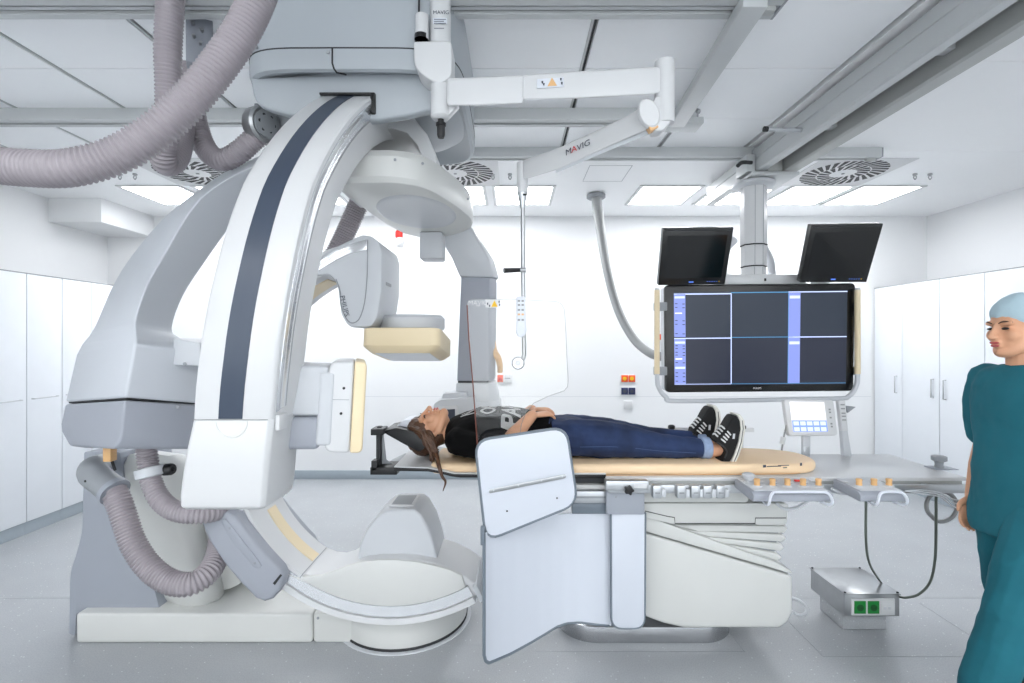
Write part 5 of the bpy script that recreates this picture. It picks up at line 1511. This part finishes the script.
tube('ferrite', 'white', tt, [P(783.5, 437, 2.86), P(782, 444, 2.86)], .014, 10, straight=True)
t = thing('hand_remote', 'tall slim white handset in its holder beside the touch panel', 'remote control', P(848, 455, 2.86))
slab('handset', 'white', t, [P(838.5, 400.5, 2.88), P(845.5, 400.5, 2.88), P(848.5, 431, 2.85), P(842, 431, 2.85)], .03, .004)
hs = [P(838.5, 400.5, 2.88), P(845.5, 400.5, 2.88), P(848.5, 431, 2.85), P(842, 431, 2.85)]
for v in (.12, .25, .4, .5, .62):
    plate('key_row', 'cable', t, subquad(hs, .2, .8, v, v + .04, .001))
slab('holder', 'lightgrey', t, [P(842, 429, 2.86), P(847.5, 429, 2.86), P(852, 456, 2.86), P(844, 456, 2.86)], .03, .003)
prism('holder_wing', 'midgrey', t, XZ([(846, 406), (856, 407), (848, 413)], 2.88), 'Y', 2.88, 2.92, .002)

t = thing('far_rail', 'pale side rail with two black knobs on the far side of the table', 'rail', P(712, 455, 2.94))
zc = P(0, 430, 2.94).z
box('rail', 'white', t, P(664, 0, 2.94).x, P(754, 0, 2.94).x, 2.935, 2.955, zc - .012, zc + .012, .003)
for px in (671.5, 742.5):
    x = P(px, 0, 2.93).x
    lathe('knob', 'black', t, (x, 2.93, zc + .006), [(.014, 0), (.02, .006), (.02, .02), (.012, .026)], 'Z', 16)
    box('post', 'lightgrey', t, x - .01, x + .01, 2.938, 2.952, .905, zc, .002)

# cables
def cable(label, pts, r, mt='cable'):
    o = tube('cable', mt, None, pts, r, 10, 10)
    return tag(o, label, 'cable')
cable('pale cable sagging beneath the wide control module', [P(776, 503, 2.33), P(784, 508.5, 2.33), P(796, 508, 2.33), P(807, 502, 2.33)], .007, 'lightgrey')
cable('thin dark cable hanging from the small control module to floor box', [P(866, 500, 2.33), P(866, 540, 2.36), P(869, 562, 2.5), P(877, 577, 2.68), P(886, 588, 2.9), P(890, 592, 3.0)], .0055, 'cabledark')
cable('thin dark cable looping from table rail into the floor box front', [P(936, 488, 2.42), P(936, 530, 2.45), P(935, 560, 2.5), P(930, 582, 2.55), P(919, 594, 2.58), P(907, 597.5, 2.62), P(900, 597, 2.66)], .006, 'cabledark')
cable('white cable curling on the floor behind the pedestal', [P(792, 598, 2.9), P(800, 601, 2.86), P(806, 607, 2.84), P(806, 613, 2.82), P(800, 615, 2.8), P(794, 613, 2.8)], .009, 'lightgrey')
cable('pale cable running along the table rail between modules', [P(832, 489, 2.32), P(840, 493, 2.33), P(850, 494, 2.33)], .007, 'lightgrey')
coil = []
for k in range(40):
    a_ = 2 * PI * k / 13 + 2.2
    r = 13 + (k % 13) * .12 + k * .05
    coil.append(P(941 + r * 1.05 * math.cos(a_), 506 + r * math.sin(a_), 2.43 + .002 * k))
cable('grey cable coiled in loops under the foot end of the table', coil, .0065, 'cable')
for k, (y0, y1) in enumerate(((490, 500), (492, 504), (494, 508))):
    cable('pale cables bundled along the table rail near the coiled loops', [P(905, 491, 2.37), P(922, y0, 2.37), P(940, y0 + 3, 2.37), P(958, y1, 2.37), P(985, y1 - 6, 2.4)], .0032, 'lightgrey')['group'] = 'cables bundled at the table foot'

# ================================================================== FLOOR SOCKET BOX
fb = thing('floor_box', 'steel floor socket box with two green sockets near the table foot', 'socket box', (1.92, 2.8, 0))
box('pedestal', 'floor', fb, 1.80, 2.04, 2.72, 2.93, 0, .108, .01)
box('case', 'steel', fb, 1.768, 2.062, 2.66, 2.96, .108, .224, .003)
box('lid', 'steel', fb, 1.764, 2.066, 2.655, 2.964, .224, .230, .001)
for x, y in ((1.775, 2.665), (2.055, 2.665), (1.775, 2.955), (2.055, 2.955)):
    knob('lid_screw', 'seamdark', fb, (x, y, .230), (0, 0, 1), .006, .006, 8)
pq = [P(851, 598.5, 2.659), P(894.5, 598.5, 2.659), P(894.5, 615, 2.659), P(851, 615, 2.659)]
slab('socket_plate', 'white', fb, [p + Vector((0, -.004, 0)) for p in pq], .006, .002)
for u0, u1, mt_ in ((.06, .32, 'green'), (.37, .63, 'green'), (.67, .94, 'white')):
    s_ = slab('socket', mt_, fb, [p + Vector((0, -.004, 0)) for p in subquad(pq, u0, u1, .12, .88, .004)], .004, .001)
    c = lerp4(pq, (u0 + u1) / 2, .52)
    if mt_ == 'green':
        lathe('socket_well', 'greendark', s_, c + Vector((0, -.0095, 0)), [(.018, 0), (.018, .002), (.013, .003)], 'Y', 18)
        for dx in (-.006, .006):
            knob('pin_hole', 'black', s_, c + Vector((dx, -.0095, 0)), (0, -1, 0), .0025, .001, 8)
    else:
        for dx in (-.012, .012):
            box('port', 'lightgrey', s_, c.x + dx - .007, c.x + dx + .007, c.y - .0098, c.y - .008, c.z - .008, c.z + .006, 0)
